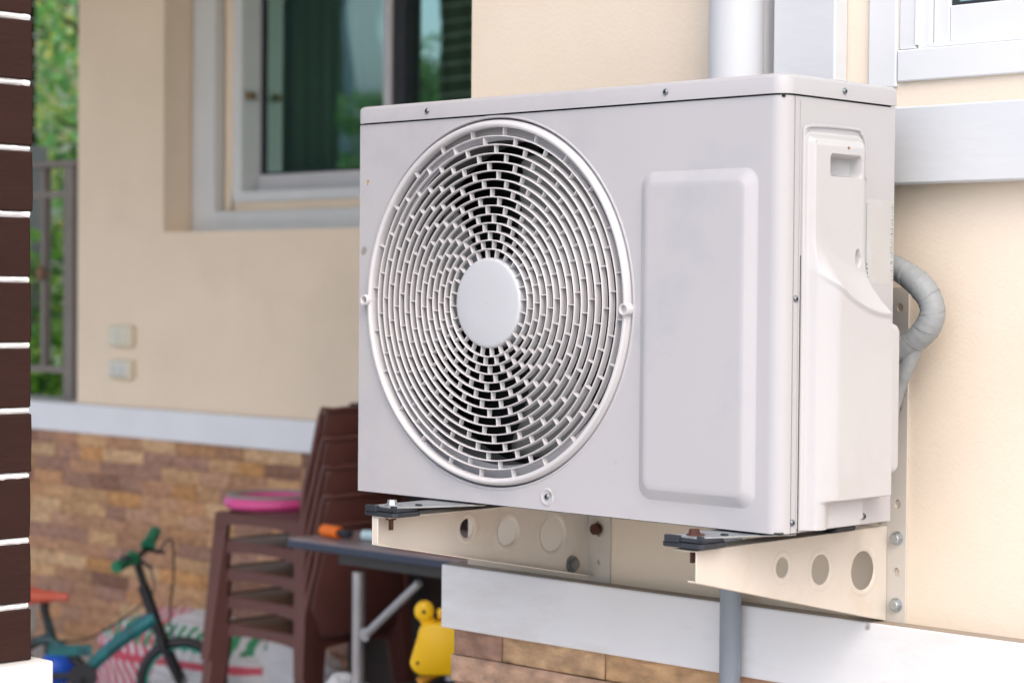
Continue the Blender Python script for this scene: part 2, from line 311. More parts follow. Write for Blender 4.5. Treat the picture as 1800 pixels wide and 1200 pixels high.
# moulding round the right-hand window: board on its left, ledge below
b = bmesh.new(); box(b, -0.249, -0.145, YW - .031, YW - .0005, 0.440, ZT - .1); box(b, -0.1448, 1.6, YW - .031, YW - .0005, 0.440, 0.542)
hp('window_moulding', b, mat('moulding_paint', (0.62, 0.645, 0.68), 0.5, var=0.03, vscale=6, bump=0.25, bscale=30, stretch=(1, 1, 3), dirt=(0.6, 0.58, 0.54), dscale=14, damt=.12), bevel=.0025)
win2 = bpy.data.objects.new('window', None)
def win_parts():
    # right-hand window: flat architrave, two stepped frames, sash and pane
    a = bmesh.new(); box(a, -0.108, -0.063, YW - .006, YW + .01, 0.572, 1.7); box(a, -0.0615, 1.35, YW - .0065, YW + .01, 0.578, 0.6205)
    o = hp('window', a, TRIM, bevel=.002)
    f = bmesh.new(); box(f, -0.0605, -0.037, YW - .002, YW + .06, 0.6215, 1.69); box(f, -0.0355, -0.0175, YW + .004, YW + .06, 0.6215, 1.69); box(f, -0.0355, -0.0340, YW - .004, YW + .05, 0.626, 1.69)
    box(f, -0.017, 1.34, YW + .001, YW + .06, 0.6215, 0.6275)
    q = sub(o, 'frame', f, TRIM, bevel=.0012)
    s = bmesh.new(); box(s, -0.0165, 0.0075, YW + .012, YW + .045, 0.628, 1.68); box(s, 0.008, 1.33, YW + .0125, YW + .045, 0.628, 0.676); sub(o, 'sash', s, TRIM, bevel=.0015)
    s = bmesh.new(); box(s, 0.005, 0.010, YW + .018, YW + .03, 0.676, 1.68); box(s, 0.010, 1.33, YW + .018, YW + .03, 0.6765, 0.681); sub(o, 'seal', s, RUBBER)
    sub(o, 'glass', B(0.0101, 1.33, YW + .026, YW + .030, 0.6811, 1.68), GLASS)
    return o
win_parts()
bpy.data.objects.remove(win2)
# porch window
yr = 2.76
a = bmesh.new(); box(a, -4.705, -4.574, yr - .035, yr + .01, rz0 + .001, rz1); box(a, -4.5735, rx1, yr - .035, yr + .01, rz0 + .001, 0.578)
o = hp('window', a, TRIM, bevel=.004)
f = bmesh.new(); box(f, -4.53, -4.37, yr + .012, yr + .06, .58, .641); box(f, -4.573, -4.519, yr + .012, yr + .06, .579, 1.78); box(f, -4.37, -2.3, yr + .012, yr + .06, .579, .611)
hp('reveal', f, STUCCO2)
f = bmesh.new(); box(f, -4.509, -4.459, yr - .002, yr + .20, .611, 1.77); box(f, -4.4585, -2.3, yr - .002, yr + .07, .6115, .650)
sub(o, 'frame', f, TRIM, bevel=.003)
f = bmesh.new(); box(f, -4.4585, -4.452, yr + .075, yr + .12, .652, 1.77); box(f, -4.4519, -3.76, yr + .07, yr + .12, .652, .713); box(f, -3.762, -3.722, yr + .05, yr + .12, .652, 1.77)
box(f, -3.662, -2.31, yr + .075, yr + .13, .652, .713)
sub(o, 'sash', f, mat('grey_sash_paint', (0.60, 0.60, 0.64), .45, var=.05), bevel=.003)
f = bmesh.new(); box(f, -4.4515, -4.441, yr + .085, yr + .11, .714, 1.76); box(f, -3.7215, -3.663, yr + .06, yr + .125, .652, 1.76); box(f, -4.44, -3.765, yr + .085, yr + .11, .7135, .722)
sub(o, 'seal', f, RUBBER)
sub(o, 'glass', B(-4.4405, -3.765, yr + .095, yr + .101, .7225, 1.76), GLASS)
sub(o, 'glass', B(-3.662, -2.31, yr + .097, yr + .103, .7135, 1.76), GLASS)
sub(o, 'latch', B(-4.4585, -4.435, yr + .015, yr + .05, .985, 1.01), mat('brass', (0.25, 0.16, 0.09), .5, metal=.5), bevel=.004)
# curtain
b = bmesh.new(); rows = [.45, 1.0, 1.8]; pv = []
for z in rows:
    rr = []
    for i in range(260):
        x = -4.75 + 1.45 * i / 259; rr.append(b.verts.new((x, 3.02 + .03 * math.sin(i * .42 + .7 * math.sin(i * .07) + .15 * z) + .012 * math.sin(i * .9), z)))
    pv.append(rr)
for j in range(2):
    for i in range(259): b.faces.new((pv[j][i], pv[j][i + 1], pv[j + 1][i + 1], pv[j + 1][i]))
cu = obj('curtain', b, mat('green_grey_curtain', (0.62, 0.70, 0.60), .9, var=.05), smooth=True, angle=180)
cu.modifiers.new('t', 'SOLIDIFY').thickness = .003
tag(cu, 'pleated grey green curtain hanging behind the dark porch window', 'curtain')

# ------------------------------------------------------------------ pillars of stacked brown blocks with white painted grooves
def pillar(x0, x1, y0, y1, zb, pitch, gz, zt, label, capd=.04, capmat=None, wob=.0012):
    t = thing('pillar', ((x0 + x1) / 2, (y0 + y1) / 2, G), label, 'pillar', 'brown block pillars of the porch')
    inv = Matrix.Translation(-t.location)
    k0 = math.floor((zb - gz) / pitch); edges = []
    b = bmesh.new(); gv = bmesh.new(); z = gz + k0 * pitch
    while z < zt:
        lo = max(z + .0042, zb + .001); hi = min(z + pitch - .0042, zt)
        if hi - lo > .01:
            d = random.uniform(-wob, wob); v, fs = box(b, x0 - d, x1 + d, y0 - d, y1 + d, lo, hi)
            bmesh.ops.subdivide_edges(b, edges=list({e for f in fs for e in f.edges}), cuts=5, use_grid_fill=True)
        z += pitch
    for v in b.verts:
        v.co += Vector((noise.noise(v.co * 23), noise.noise(v.co * 23 + Vector((5, 5, 5))), noise.noise(v.co * 31 + Vector((9, 1, 3))))) * .0011
    o = obj('block', b, BROWN, None, bevel=.0022, seg=2); o.parent = t; o.matrix_parent_inverse = inv
    # painted mortar core, rough edged
    box(gv, x0 + .0035, x1 - .0035, y0 + .0035, y1 - .0035, zb, zt)
    o = obj('core', gv, GROUT, None); o.parent = t; o.matrix_parent_inverse = inv
    gg = bmesh.new(); z = gz + (k0 + 1) * pitch
    while z < min(zt, 1.2):
        for s in (0,):     # a raised ragged bead of paint along each groove
            N = 50; y = y0 - .0005; pts = []
            for i in range(N + 1):
                u = i / N; pts.append((x1 - .0034 + .0016 * noise.noise(Vector((u * 30, z * 40, s))), y0 + .003 + (y1 - y0 - .0065) * u, z + .0012 * noise.noise(Vector((u * 24, z * 77, s * 4)))))
            tube(gg, pts, [.0037 + .0024 * noise.noise(Vector((i * .9, z * 50, s))) for i in range(N + 1)], n=7)
        z += pitch
    o = obj('groove_paint', gg, GROUT, None, smooth=True); o.parent = t; o.matrix_parent_inverse = inv
    c = bmesh.new(); box(c, x0 - capd, x1 + capd, y0 - capd, y1 + capd, G, zb)
    o = obj('plinth', c, capmat or WHITEP, None, bevel=.004, seg=3); o.parent = t; o.matrix_parent_inverse = inv
    return t
WHITEP = mat('white_plinth_paint', (0.72, 0.72, 0.70), 0.55, var=0.04, vscale=12, bump=0.5, bscale=30, dirt=(.6, .58, .55), dscale=25, damt=.3)
pillar(-1.30, -0.90, -0.867, -0.4675, -0.2095, .0877, .4790, ZT, 'near brown block pillar with white painted grooves at the left edge of the photo', capd=.0225)
pillar(-7.34, -6.92, -1.24, -0.84, -0.2095, .0877, .4790, ZT, 'far brown block pillar mirrored in the right pane of the porch window', capd=.04)
pillar(-8.90, -8.565, 4.27, 4.60, 1.09, .0877, .4790, 2.6, 'distant dark brown pillar on grey plinth beside the orange flowering bush', capd=.05, capmat=mat('grey_plinth', (.30, .29, .28), .8))

# ------------------------------------------------------------------ the outdoor unit
UW, UD, UH = 0.762, 0.238, 0.535
unit = thing('outdoor_unit', (-0.381, 0.119, 0), 'white wall mounted air conditioner outdoor unit with round fan grille', 'air conditioner')
UI = Matrix.Translation(-unit.location)
def up(name, bm, m, parent=None, **k):
    o = obj(name, bm, m, None, **k); o.parent = parent or unit
    if parent is None: o.matrix_parent_inverse = UI
    return o
FC = (-0.4905, 0.2775); HR = 0.2535; r = .019; T = .0012
def arc_corner(z0, z1, x, y, rad, n=10, thick=T):
    bm = bmesh.new(); A = []
    for k in range(n + 1):
        t = R(-90 + 90 * k / n); A.append(((x - rad + rad * math.cos(t)), (y + rad + rad * math.sin(t))))
    return A
# front panel: sheet with the fan hole, rounded right-hand corner and short flange
out = [(-UW, .001), (-r, .001), (-r, UH - .0015), (-UW, UH - .0015)]
fr = sheet(out, [circ(FC[0], FC[1], HR, 128)], lambda u, v, t: (u, t, v), T)
for z0, z1 in ((.001, UH - .0015),):
    P_ = arc_corner(z0, z1, 0, 0, r) + [(0, .0205)]
    for (a, c) in zip(P_[:-1], P_[1:]):
        q = [fr.verts.new((a[0], a[1], z0)), fr.verts.new((c[0], c[1], z0)), fr.verts.new((c[0], c[1], z1)), fr.verts.new((a[0], a[1], z1))]; fr.faces.new(q)
box(fr, -UW, -UW + T, T + .0002, .02, .001, UH - .0015)
bmesh.ops.remove_doubles(fr, verts=fr.verts[:], dist=1e-5)
box(fr, -.0028, -.0014, .0195, .0203, .001, UH - .0015)
front = up('front_panel', fr, CASE, smooth=True, angle=30)
# rolled lip round the fan hole
b = bmesh.new(); lathe(b, [(HR + .0035, .0006), (HR + .002, -.0012), (HR, -.0012), (HR - .0006, .0006), (HR - .0008, .016), (HR - .03, .020)], (FC[0], 0, FC[1]), 'Y', 160)
up('fan_opening_rim', b, CASE, smooth=True, angle=80)
# raised pad right of the fan
b = bmesh.new(); loops = []
for (ins, d, rad) in ((-.002, .0003, .020), (0, -.0006, .0195), (.003, -.0022, .018), (.0115, -.0086, .014), (.0140, -.0095, .012), (.020, -.0095, .010)):
    loops.append([b.verts.new((u, d, v)) for u, v in rrect(-.2235 + ins, -.0395 - ins, .0300 + ins, .4460 - ins, rad, 8)])
for A, C_ in zip(loops[:-1], loops[1:]):
    for i in range(len(A)): b.faces.new((A[i], A[(i + 1) % len(A)], C_[(i + 1) % len(A)], C_[i]))
b.faces.new(loops[-1])
up('raised_panel', b, CASE, smooth=True, angle=70)
# right side panel, open under the cover
def side(u, v, t): return (-t, u, v)
sp = sheet([(.0222, .001), (UD, .001), (UD, UH - .0015), (.0222, UH - .0015)], [rrect(.055, .150, .10, .48, .01)], side, T)
for p0, p1 in (((.0212), .0222),):
    pass
up('side_panel', sp, CASE, smooth=True, angle=30)
b = bmesh.new()      # pressed rib that follows the cover outline
rib = bez([(.0008, .0385, .02), (.0008, .0385, .20), (.0008, .0385, .47), (.0008, .0415, .488), (.0008, .052, .4985), (.0008, .145, .5005), (.0008, .161, .495), (.0008, .1705, .479), (.0008, .1715, .44)], 10)
tube(b, rib, .0024, n=8)
up('pressed_rib', b, CASE, smooth=True, angle=80)
b = bmesh.new(); box(b, -UW, -UW + T, .0205, UD, .001, UH - .002); box(b, -UW + T, -T, UD - .002, UD, .001, UH - .002); box(b, -UW + .002, -.002, .002, UD - .003, 0.0, .0028)
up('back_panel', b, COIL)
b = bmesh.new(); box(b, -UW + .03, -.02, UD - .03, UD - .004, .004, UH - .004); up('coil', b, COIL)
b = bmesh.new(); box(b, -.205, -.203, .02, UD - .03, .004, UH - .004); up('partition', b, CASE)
# lid
b = bmesh.new(); loops = []
def lidout(ins, z):
    x0, x1, y0, y1 = -UW - .0022 + ins, .0025 - ins, -.0025 + ins, UD + .002 - ins; rr = r + .002; o = []
    for cx, cy, a, rq in ((x1 - .004, y1 - .004, 0, .004), (x0 + .004, y1 - .004, 90, .004), (x0 + .008, y0 + .008, 180, .008), (x1 - rr, y0 + rr, 270, rr)):
        for k in range(9): t = R(a + 90 * k / 8); o.append(b.verts.new((cx + rq * math.cos(t), cy + rq * math.sin(t), z)))
    return o
for ins, z in ((.003, UH + .0014), (0, UH + .0005), (0, UH + .0195), (.0008, UH + .0222), (.003, UH + .0242), (.007, UH + .0252), (.05, UH + .026)): loops.append(lidout(ins, z))
for A, C_ in zip(loops[:-1], loops[1:]):
    for i in range(len(A)): b.faces.new((A[i], A[(i + 1) % len(A)], C_[(i + 1) % len(A)], C_[i]))
b.faces.new(loops[-1])
up('lid', b, CASE, smooth=True, angle=50)
b = bmesh.new(); box(b, -UW + .004, -.004, .004, UD - .004, UH - .004, UH + .003); up('lid_gasket', b, DARK)
# grille -----------------------------------------------------------
grille = bpy.data.objects.new('fan_grille', None); col.objects.link(grille); grille.parent = unit; grille.matrix_parent_inverse = UI; grille.location = (FC[0], 0, FC[1])
def gp(name, bm, m=GRILL, **k):
    o = obj(name, bm, m, None, **k); o.parent = grille; return o
RI, RO, HUB, NR = .2400, .2482, .0618, 15
dome = lambda q: -.0095 + .0080 * (q / RO) ** 2.2
b = bmesh.new(); prof = [(RO + .0025, .014), (RO + .0022, .002), (RO + .0008, -.002)]
for k in range(9):
    t = math.pi * k / 8; prof.append(((RI + RO) / 2 + (RO - RI) / 2 * math.cos(t), -.0030 - .0045 * math.sin(t)))
prof += [(RI + .0004, .008), (RI + .003, .009)]
lathe(b, prof, (0, 0, 0), 'Y', 180)
gp('outer_ring', b, smooth=True, angle=60)
b = bmesh.new(); step = (RI - HUB) / NR
for k in range(1, NR):
    q = HUB + step * k; d = dome(q); w_ = .00100
    lathe(b, [(q + w_ * .8, d + .0072), (q + w_, d + .0018), (q + w_ * .8, d + .0004), (q, d - .0002), (q - w_ * .8, d + .0004), (q - w_, d + .002), (q - w_ * .7, d + .0072), (q + w_ * .8, d + .0105)], (0, 0, 0), 'Y', 144)
gp('louvre_rings', b, smooth=True, angle=50)
b = bmesh.new()
for k in range(NR):
    q0, q1 = HUB + step * k - .0003, HUB + step * (k + 1) + (.0003 if k < NR - 1 else .002); d = dome((q0 + q1) / 2) + .0006
    for j in range(24):
        a = R(j * 15 + (7.5 if k % 2 else 0) - k * 1.7 + 4); w0 = .0006
        e = Vector((math.cos(a), 0, math.sin(a))); n_ = Vector((-math.sin(a), 0, math.cos(a))); yv = Vector((0, 1, 0)); w1_ = .0008
        bot = [e * q0 - n_ * w0 + yv * d, e * q1 - n_ * w0 + yv * d, e * q1 + n_ * w0 + yv * d, e * q0 + n_ * w0 + yv * d]
        top = [e * q0 - n_ * w1_ + yv * (d + .0078), e * q1 - n_ * w1_ + yv * (d + .0078), e * q1 + n_ * w1_ + yv * (d + .0078), e * q0 + n_ * w1_ + yv * (d + .0078)]
        hexa(b, bot, top)
gp('louvre_ribs', b, smooth=True, angle=30)
b = bmesh.new(); lathe(b, [(HUB, .010), (HUB, -.0060), (HUB - .0006, -.0082), (HUB - .0022, -.0095), (HUB - .005, -.0101), (.03, -.0108), (.0005, -.0112)], (0, 0, 0), 'Y', 96)
gp('hub_cap', b, mat('hub_plastic', lin(186, 189, 195), 0.4, var=.01), smooth=True, angle=60)
for sx in (-1, 1):
    b = bmesh.new(); cx = sx * (RO - .0005); cz = 0.002 if sx < 0 else -.006
    lathe(b, [(.0078, .006), (.0078, -.0125), (.0073, -.0132), (.0058, -.0132), (.0053, -.0125), (.0053, -.002), (.0003, -.002)], (cx, 0, cz), 'Y', 28)
    gp('screw_boss', b, smooth=True, angle=50)
# fan behind the grille
fan = bpy.data.objects.new('fan', None); col.objects.link(fan); fan.parent = unit; fan.matrix_parent_inverse = UI; fan.location = (FC[0], .03, FC[1])
b = bmesh.new(); disc_prism(b, (0, -.006, 0), (0, 1, 0), .045, .07, 40); o = obj('fan_hub', b, FANM, None, bevel=.004); o.parent = fan
for j in range(3):
    b = bmesh.new(); a0 = R(38 + 120 * j); NU, NV = 16, 14; gr = []
    for i in range(NU + 1):
        u = i / NU; q = .043 + (.215 - .043) * u; row = []
        lead = 38 + 8 * u; trail = -8 - 14 * u * u
        if u > .85: s_ = (u - .85) / .15; lead -= 14 * s_ * s_; trail += 4 * s_ * s_
        for k in range(NV + 1):
            v = k / NV; wav = (1.2 * math.sin(u * 22) if k == NV else 0)
            a = a0 + R(trail + (lead - trail) * v + wav); y = .054 - .052 * v + .006 * math.sin(math.pi * v)
            row.append(b.verts.new((q * math.cos(a), y, q * math.sin(a))))
        gr.append(row)
    for i in range(NU):
        for k in range(NV): b.faces.new((gr[i][k], gr[i + 1][k], gr[i + 1][k + 1], gr[i][k + 1]))
    o = obj('fan_blade', b, FANM, None, smooth=True, angle=180); o.parent = fan
    s = o.modifiers.new('t', 'SOLIDIFY'); s.thickness = .0025
b = bmesh.new(); lathe(b, [(.2525, .016), (.238, .024), (.228, .040), (.2265, .085), (.232, .095)], (FC[0], 0, FC[1]), 'Y', 128)
up('fan_shroud', b, mat('shroud_metal', lin(112, 112, 114), .5, var=.05), smooth=True, angle=180)
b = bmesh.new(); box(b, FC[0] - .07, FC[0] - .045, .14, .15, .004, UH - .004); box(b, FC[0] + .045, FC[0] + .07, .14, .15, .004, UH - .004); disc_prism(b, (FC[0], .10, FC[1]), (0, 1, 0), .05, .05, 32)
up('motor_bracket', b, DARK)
# valve cover: a moulded shell given by its height over the side panel
def sm(a, b_, x): return sstep(a, b_, x)
def yright(z):
    return .1655 + (.2045 - .1655) * (1 - sm(.225, .352, z))
def lipz(y): return .270 + .055 * max(0, (.182 - y) / .14) ** 2
def cover_h(y, z):
    yr_ = yright(z); e = min(y - .0362, yr_ - y, (.4925 - z) * .8)
    e = min(e, 9)
    # rounded upper corners
    for cy in (.0362 + .014, yr_ - .014):
        if z > .4785 and ((y < cy) if cy < .1 else (y > cy)):
            e = .014 - math.hypot(y - cy, z - .4785)
    if e < 0: return None
    h = .0035 * min(1, e / .0018) ** .5
    h += .0085 * sm(.006, .0135, e)
    lz = lipz(y); flare = max(0, min(1, (lz + .050 - z) / .050)) ** 1.7; side_ = sm(.034, .078, y)
    low = (.0250 - .0035 * sm(0, .008, lz - z) - .002 * sm(.008, .06, lz - z)) * flare * side_
    # the lower step back to the panel
    low *= 1 - (1 - sm(.0345, .0400, z)) * sm(.045, .085, y)
    rr = sm(0, .010, yr_ - y) ** .5
    h += low * rr
    if z < .0330 and y > .158 - .006 * (z < .010): return None
    # hand hold and small screw pocket
    py = max(abs(y - .1130) - .0285, 0); pz = max(abs(z - .4520) - .0080, 0); dd = math.hypot(py, pz)
    h -= .034 * (1 - sm(.0028, .0058, dd)) * (.55 + .45 * sm(.150, .095, y) )
    dd = math.hypot((y - .1405) / .0052, (z - .3385) / .0105); h -= .010 * (1 - sm(.75, 1.15, dd))
    return h
b = bmesh.new(); NY, NZ = 150, 340; V = {}
for j in range(NZ + 1):
    z = .004 + (.4925 - .004) * j / NZ; yr_ = yright(z)
    for i in range(NY + 1):
        y = .0362 + (yr_ - .0362) * i / NY; h = cover_h(y, z)
        if h is None and i in (0, NY): h = 0 if z < .47 else None
        if h is not None: V[i, j] = b.verts.new((.0004 + h, y, z))
for j in range(NZ):
    for i in range(NY):
        q = [V.get(k) for k in ((i, j), (i + 1, j), (i + 1, j + 1), (i, j + 1))]
        if None not in q: b.faces.new(q)
be = [e for e in b.edges if e.is_boundary]
rt = bmesh.ops.extrude_edge_only(b, edges=be)
for v in [g_ for g_ in rt['geom'] if isinstance(g_, bmesh.types.BMVert)]: v.co.x = -.001
cover = up('valve_cover', b, CASEC, smooth=True, angle=60)
# flange plate beside it and the second cover behind
b = bmesh.new(); loops = []
for ins, xx in ((0, -.0005), (0, .008), (.002, .0115), (.005, .0135), (.008, .014)):
    loops.append([b.verts.new((xx, u, v)) for u, v in rrect(.2065 + ins * .9, .2362 - ins * .5, .064 + ins, .256 - ins, .0098 - ins * .55, 6)])
for A, C_ in zip(loops[:-1], loops[1:]):
    for i in range(len(A)): b.faces.new((A[i], A[(i + 1) % len(A)], C_[(i + 1) % len(A)], C_[i]))
b.faces.new(loops[-1]); up('pipe_cover', b, CASEC, smooth=True, angle=60)
# screws
def screw(p, axis, rad=.0042, parent=None, cup=False):
    b = bmesh.new(); ax = Vector(axis).normalized(); p = Vector(p); a = ax.orthogonal().normalized(); c = ax.cross(a); rings = []
    for (rr, h) in ((rad, 0), (rad, .0008), (rad * .82, .0019), (rad * .5, .0026), (rad * .2, .0028)):
        rings.append([b.verts.new(p + ax * h + (a * math.cos(2 * math.pi * k / 20) + c * math.sin(2 * math.pi * k / 20)) * rr) for k in range(20)])
    for A, C_ in zip(rings[:-1], rings[1:]):
        for k in range(20): b.faces.new((A[k], A[(k + 1) % 20], C_[(k + 1) % 20], C_[k]))
    b.faces.new(rings[-1])
    o = up('screw', b, STEEL, smooth=True, angle=60)
    b = bmesh.new(); th = random.uniform(0, 1.5)
    for t in (th, th + math.pi / 2):
        e = a * math.cos(t) + c * math.sin(t); n_ = ax.cross(e); w_ = rad * .14; l_ = rad * .55; h = .0021; hh = .0031
        hexa(b, [p + ax * h + e * l_ - n_ * w_, p + ax * h + e * l_ + n_ * w_, p + ax * h - e * l_ + n_ * w_, p + ax * h - e * l_ - n_ * w_], [p + ax * hh + e * l_ * .9 - n_ * w_, p + ax * hh + e * l_ * .9 + n_ * w_, p + ax * hh - e * l_ * .9 + n_ * w_, p + ax * hh - e * l_ * .9 - n_ * w_])
    q = obj('screw_recess', b, DARK, None); q.parent = o
for x, z in ((-.619, .5465), (-.184, .547)): screw((x, -.0025, z), (0, -1, 0))
screw((-.3855, .0008, .0190), (0, -1, 0))
b = bmesh.new(); lathe(b, [(.0128, .0002), (.0118, -.0009), (.0100, -.0012), (.0080, -.0006), (.0062, .0006)], (-.3855, 0, .0190), 'Y', 40)
up('screw_dimple', b, CASE, smooth=True, angle=80)
for y, z, xx in ((.121, .546, .0025), (.0265, .287, 0), (.0245, .014, 0), (.177, .011, 0)): screw((xx, y, z), (1, 0, 0))
b = bmesh.new(); box(b, .0001, .0009, .0340, .0354, .002, .34); up('seam_shadow_gap', b, DARK)
b = bmesh.new(); box(b, .0002, .0012, .0315, .0335, .006, .535 - .006); up('seam_strip', b, CASE, bevel=.0004)
# the gap lines either side of the flange
b = bmesh.new(); box(b, -.006, -.0030, .0190, .0240, .001, UH - .002); up('seam_shadow_gap', b, DARK)
# peeled label on the side panel with its remaining print
b = bmesh.new(); box(b, .0001, .0004, .1745, .2375, .306, .414)
lab = up('peeled_label', b, mat('worn_label', lin(180, 179, 180), .38, var=.03, vscale=22, dirt=lin(186, 194, 204), dscale=20, damt=.8))
PRINT = mat('teal_grey_print', lin(105, 125, 128), .5); rnd = random.Random(3)
def pr_(nm, b):
    o = obj(nm, b, PRINT, None); o.parent = lab
b = bmesh.new(); box(b, .0005, .0007, .1752, .1758, .318, .4074); box(b, .0005, .0007, .1752, .1790, .4075, .4082); pr_('print_border', b)
b = bmesh.new()
for i in range(34):
    z = .312 + .098 * i / 34 + rnd.uniform(-.001, .001); wd = rnd.uniform(.001, .006); y1_ = .2365 - rnd.uniform(0, .0015)
    box(b, .0005, .0007, y1_ - wd, y1_, z, z + rnd.uniform(.0005, .0012))
pr_('worn_print', b)
b = bmesh.new()
for i in range(7): box(b, .0005, .0007, .176 + .0008 * i, .1775 + .0008 * i + rnd.uniform(0, .002), .330 - i * .0055, .333 - i * .0055)
pr_('worn_print', b)
# small rust chips on the casing
b = bmesh.new()
disc_prism(b, (-.7445, .0003, .4515), (0, -1, 0), .0026, .0004, 7); disc_prism(b, (-.7452, .0003, .4475), (0, -1, 0), .0016, .0005, 6)
up('rust_chip', b, mat('rust_chip', (.45, .25, .08), .8, var=.4, vscale=300))
b = bmesh.new(); box(b, .0128, .0136, .1150, .1185, .4745, .4762); box(b, .0128, .0137, .1160, .1172, .4730, .4750); up('rust_chip', b, mat('rust_chip2', (.30, .10, .04), .8))

# ------------------------------------------------------------------ brackets
def bracket(xw, side, label, ys, holes, lean):
    """xw: plane of the web; side: direction its flanges point along x"""
    t = thing('wall_bracket', (xw, YW, -.15), label, 'wall bracket', 'steel brackets carrying the outdoor unit'); inv = Matrix.Translation(-t.location)
    def bp(name, bm, m, parent=None, **k):
        o = obj(name, bm, m, None, **k); o.parent = parent or t
        if parent is None: o.matrix_parent_inverse = inv
        return o
    th = .002; y0 = ys[0]; zt0, zb0, zt1, zb1 = ys[1:]
    arm = sheet([(y0, zb0), (YW - .006, zb1), (YW - .006, zt1), (y0, zt0)], [circ(a, c, q, 36) for a, c, q in holes], lambda u, v, tt: (xw + side * tt, u, v), th)
    # flanges, top and bottom
    fw = .036
    for (za, zc, s, fwid) in ((zt0, zt1, -1, fw), (zb0, zb1, 1, .014)):
        xa, xb_ = sorted((xw + side * .0021, xw + side * fwid)); e0, e1 = sorted((0, s * th))
        hexa(arm, [(xa, y0, za + e0), (xb_, y0, za + e0), (xb_, YW - .006, zc + e0), (xa, YW - .006, zc + e0)], [(xa, y0, za + e1), (xb_, y0, za + e1), (xb_, YW - .006, zc + e1), (xa, YW - .006, zc + e1)])
    if side > 0: hexa(arm, [(xw + .0021, y0, zb0 + .0022), (xw + .012, y0, zb0 + .0022), (xw + .012, y0 + .002, zb0 + .0022), (xw + .0021, y0 + .002, zb0 + .0022)], [(xw + .0021, y0, zt0 - .0022), (xw + .012, y0, zt0 - .0022), (xw + .012, y0 + .002, zt0 - .0022), (xw + .0021, y0 + .002, zt0 - .0022)])
    a = bp('arm', arm, ARM, bevel=.0009, seg=2)
    for a_, c_, q_ in holes:      # dimpled rim round each lightening hole
        b = bmesh.new(); lathe(b, [(q_ + .0085, (.0022 if side > 0 else .0002)), (q_ + .0055, (.0022 if side > 0 else .0002) + .0009), (q_ + .002, (.0022 if side > 0 else .0002) + .0004), (q_ - .0003, -.0010)], (xw, a_, c_), 'X', 40); o = obj('hole_rim', b, ARM, None, smooth=True, angle=80); o.parent = t; o.matrix_parent_inverse = inv
    # wall plate, on the side away from view for the arm, with holes
    px0, px1 = (xw + .001, xw + .0285) if side < 0 else (xw + .0005, xw + .043)
    if side < 0:
        pl = sheet([(px0, -.157), (px1, -.155), (px1, .303), (px0, .303)], [circ((px0 + px1) / 2, z, .0048, 16, .0062) for z in (.276, .142, .012, -.080)], lambda u, v, tt: (u, YW - .0045 + tt, v), .004)
        box(pl, px0 - .012, px0, YW - .0047, YW - .001, -.156, .303)
    else:
        pl = sheet([(px0, -.150), (px1, -.150), (px1, .303), (px0, .303)], [circ((px0 + px1) / 2, z, .0095, 16, .012) for z in (-.066,)] + [circ((px0 + px1) / 2, -.117, .004, 12)], lambda u, v, tt: (u, YW - .0045 + tt, v), .004)
    bp('wall_plate', pl, PLATE)
    if side < 0:
        for z in (-.034, -.124):
            b = bmesh.new(); disc_prism(b, ((px0 + px1) / 2, YW - .0045, z), (0, -1, 0), .0098, .0012, 24); disc_prism(b, ((px0 + px1) / 2, YW - .0057, z), (0, -1, 0), .0082, .0052, 6, ph=.3); disc_prism(b, ((px0 + px1) / 2, YW - .0109, z), (0, -1, 0), .0068, .0010, 16, r2=.0055)
            bp('bolt', b, ZINC, smooth=True, angle=30)
    else:
        b = bmesh.new(); disc_prism(b, ((px0 + px1) / 2 - .001, YW - .006, -.066), (0, -1, 0), .0085, .010, 16); bp('bolt', b, RUST, smooth=True, angle=30)
        b = bmesh.new(); disc_prism(b, (xw + .003, YW - .045, -.118), (1, 0, 0), .0130, .002, 24); disc_prism(b, (xw + .005, YW - .045, -.118), (1, 0, 0), .0085, .007, 6); bp('bolt', b, mat('dull_bolt', (.22, .22, .22), .5, metal=.6), smooth=True, angle=30)
    return t, bp
HR_ = [(.099, -.054, .0135), (.182, -.064, .0200), (.2775, -.0738, .0262)]
HL_ = [(.071, -.047, .0140), (.155, -.058, .0205), (.252, -.069, .0262)]
t1, bp1 = bracket(-.068, -1, 'front right cream steel bracket arm below the screwed corner of the outdoor unit', (-.076, -.0185, -.0575, -.0185, -.147), HR_, 0)
t2, bp2 = bracket(-.608, 1, 'left shaded steel bracket arm under the fan side of the outdoor unit', (-.113, -.0155, -.0560, -.0155, -.140), HL_, 0)
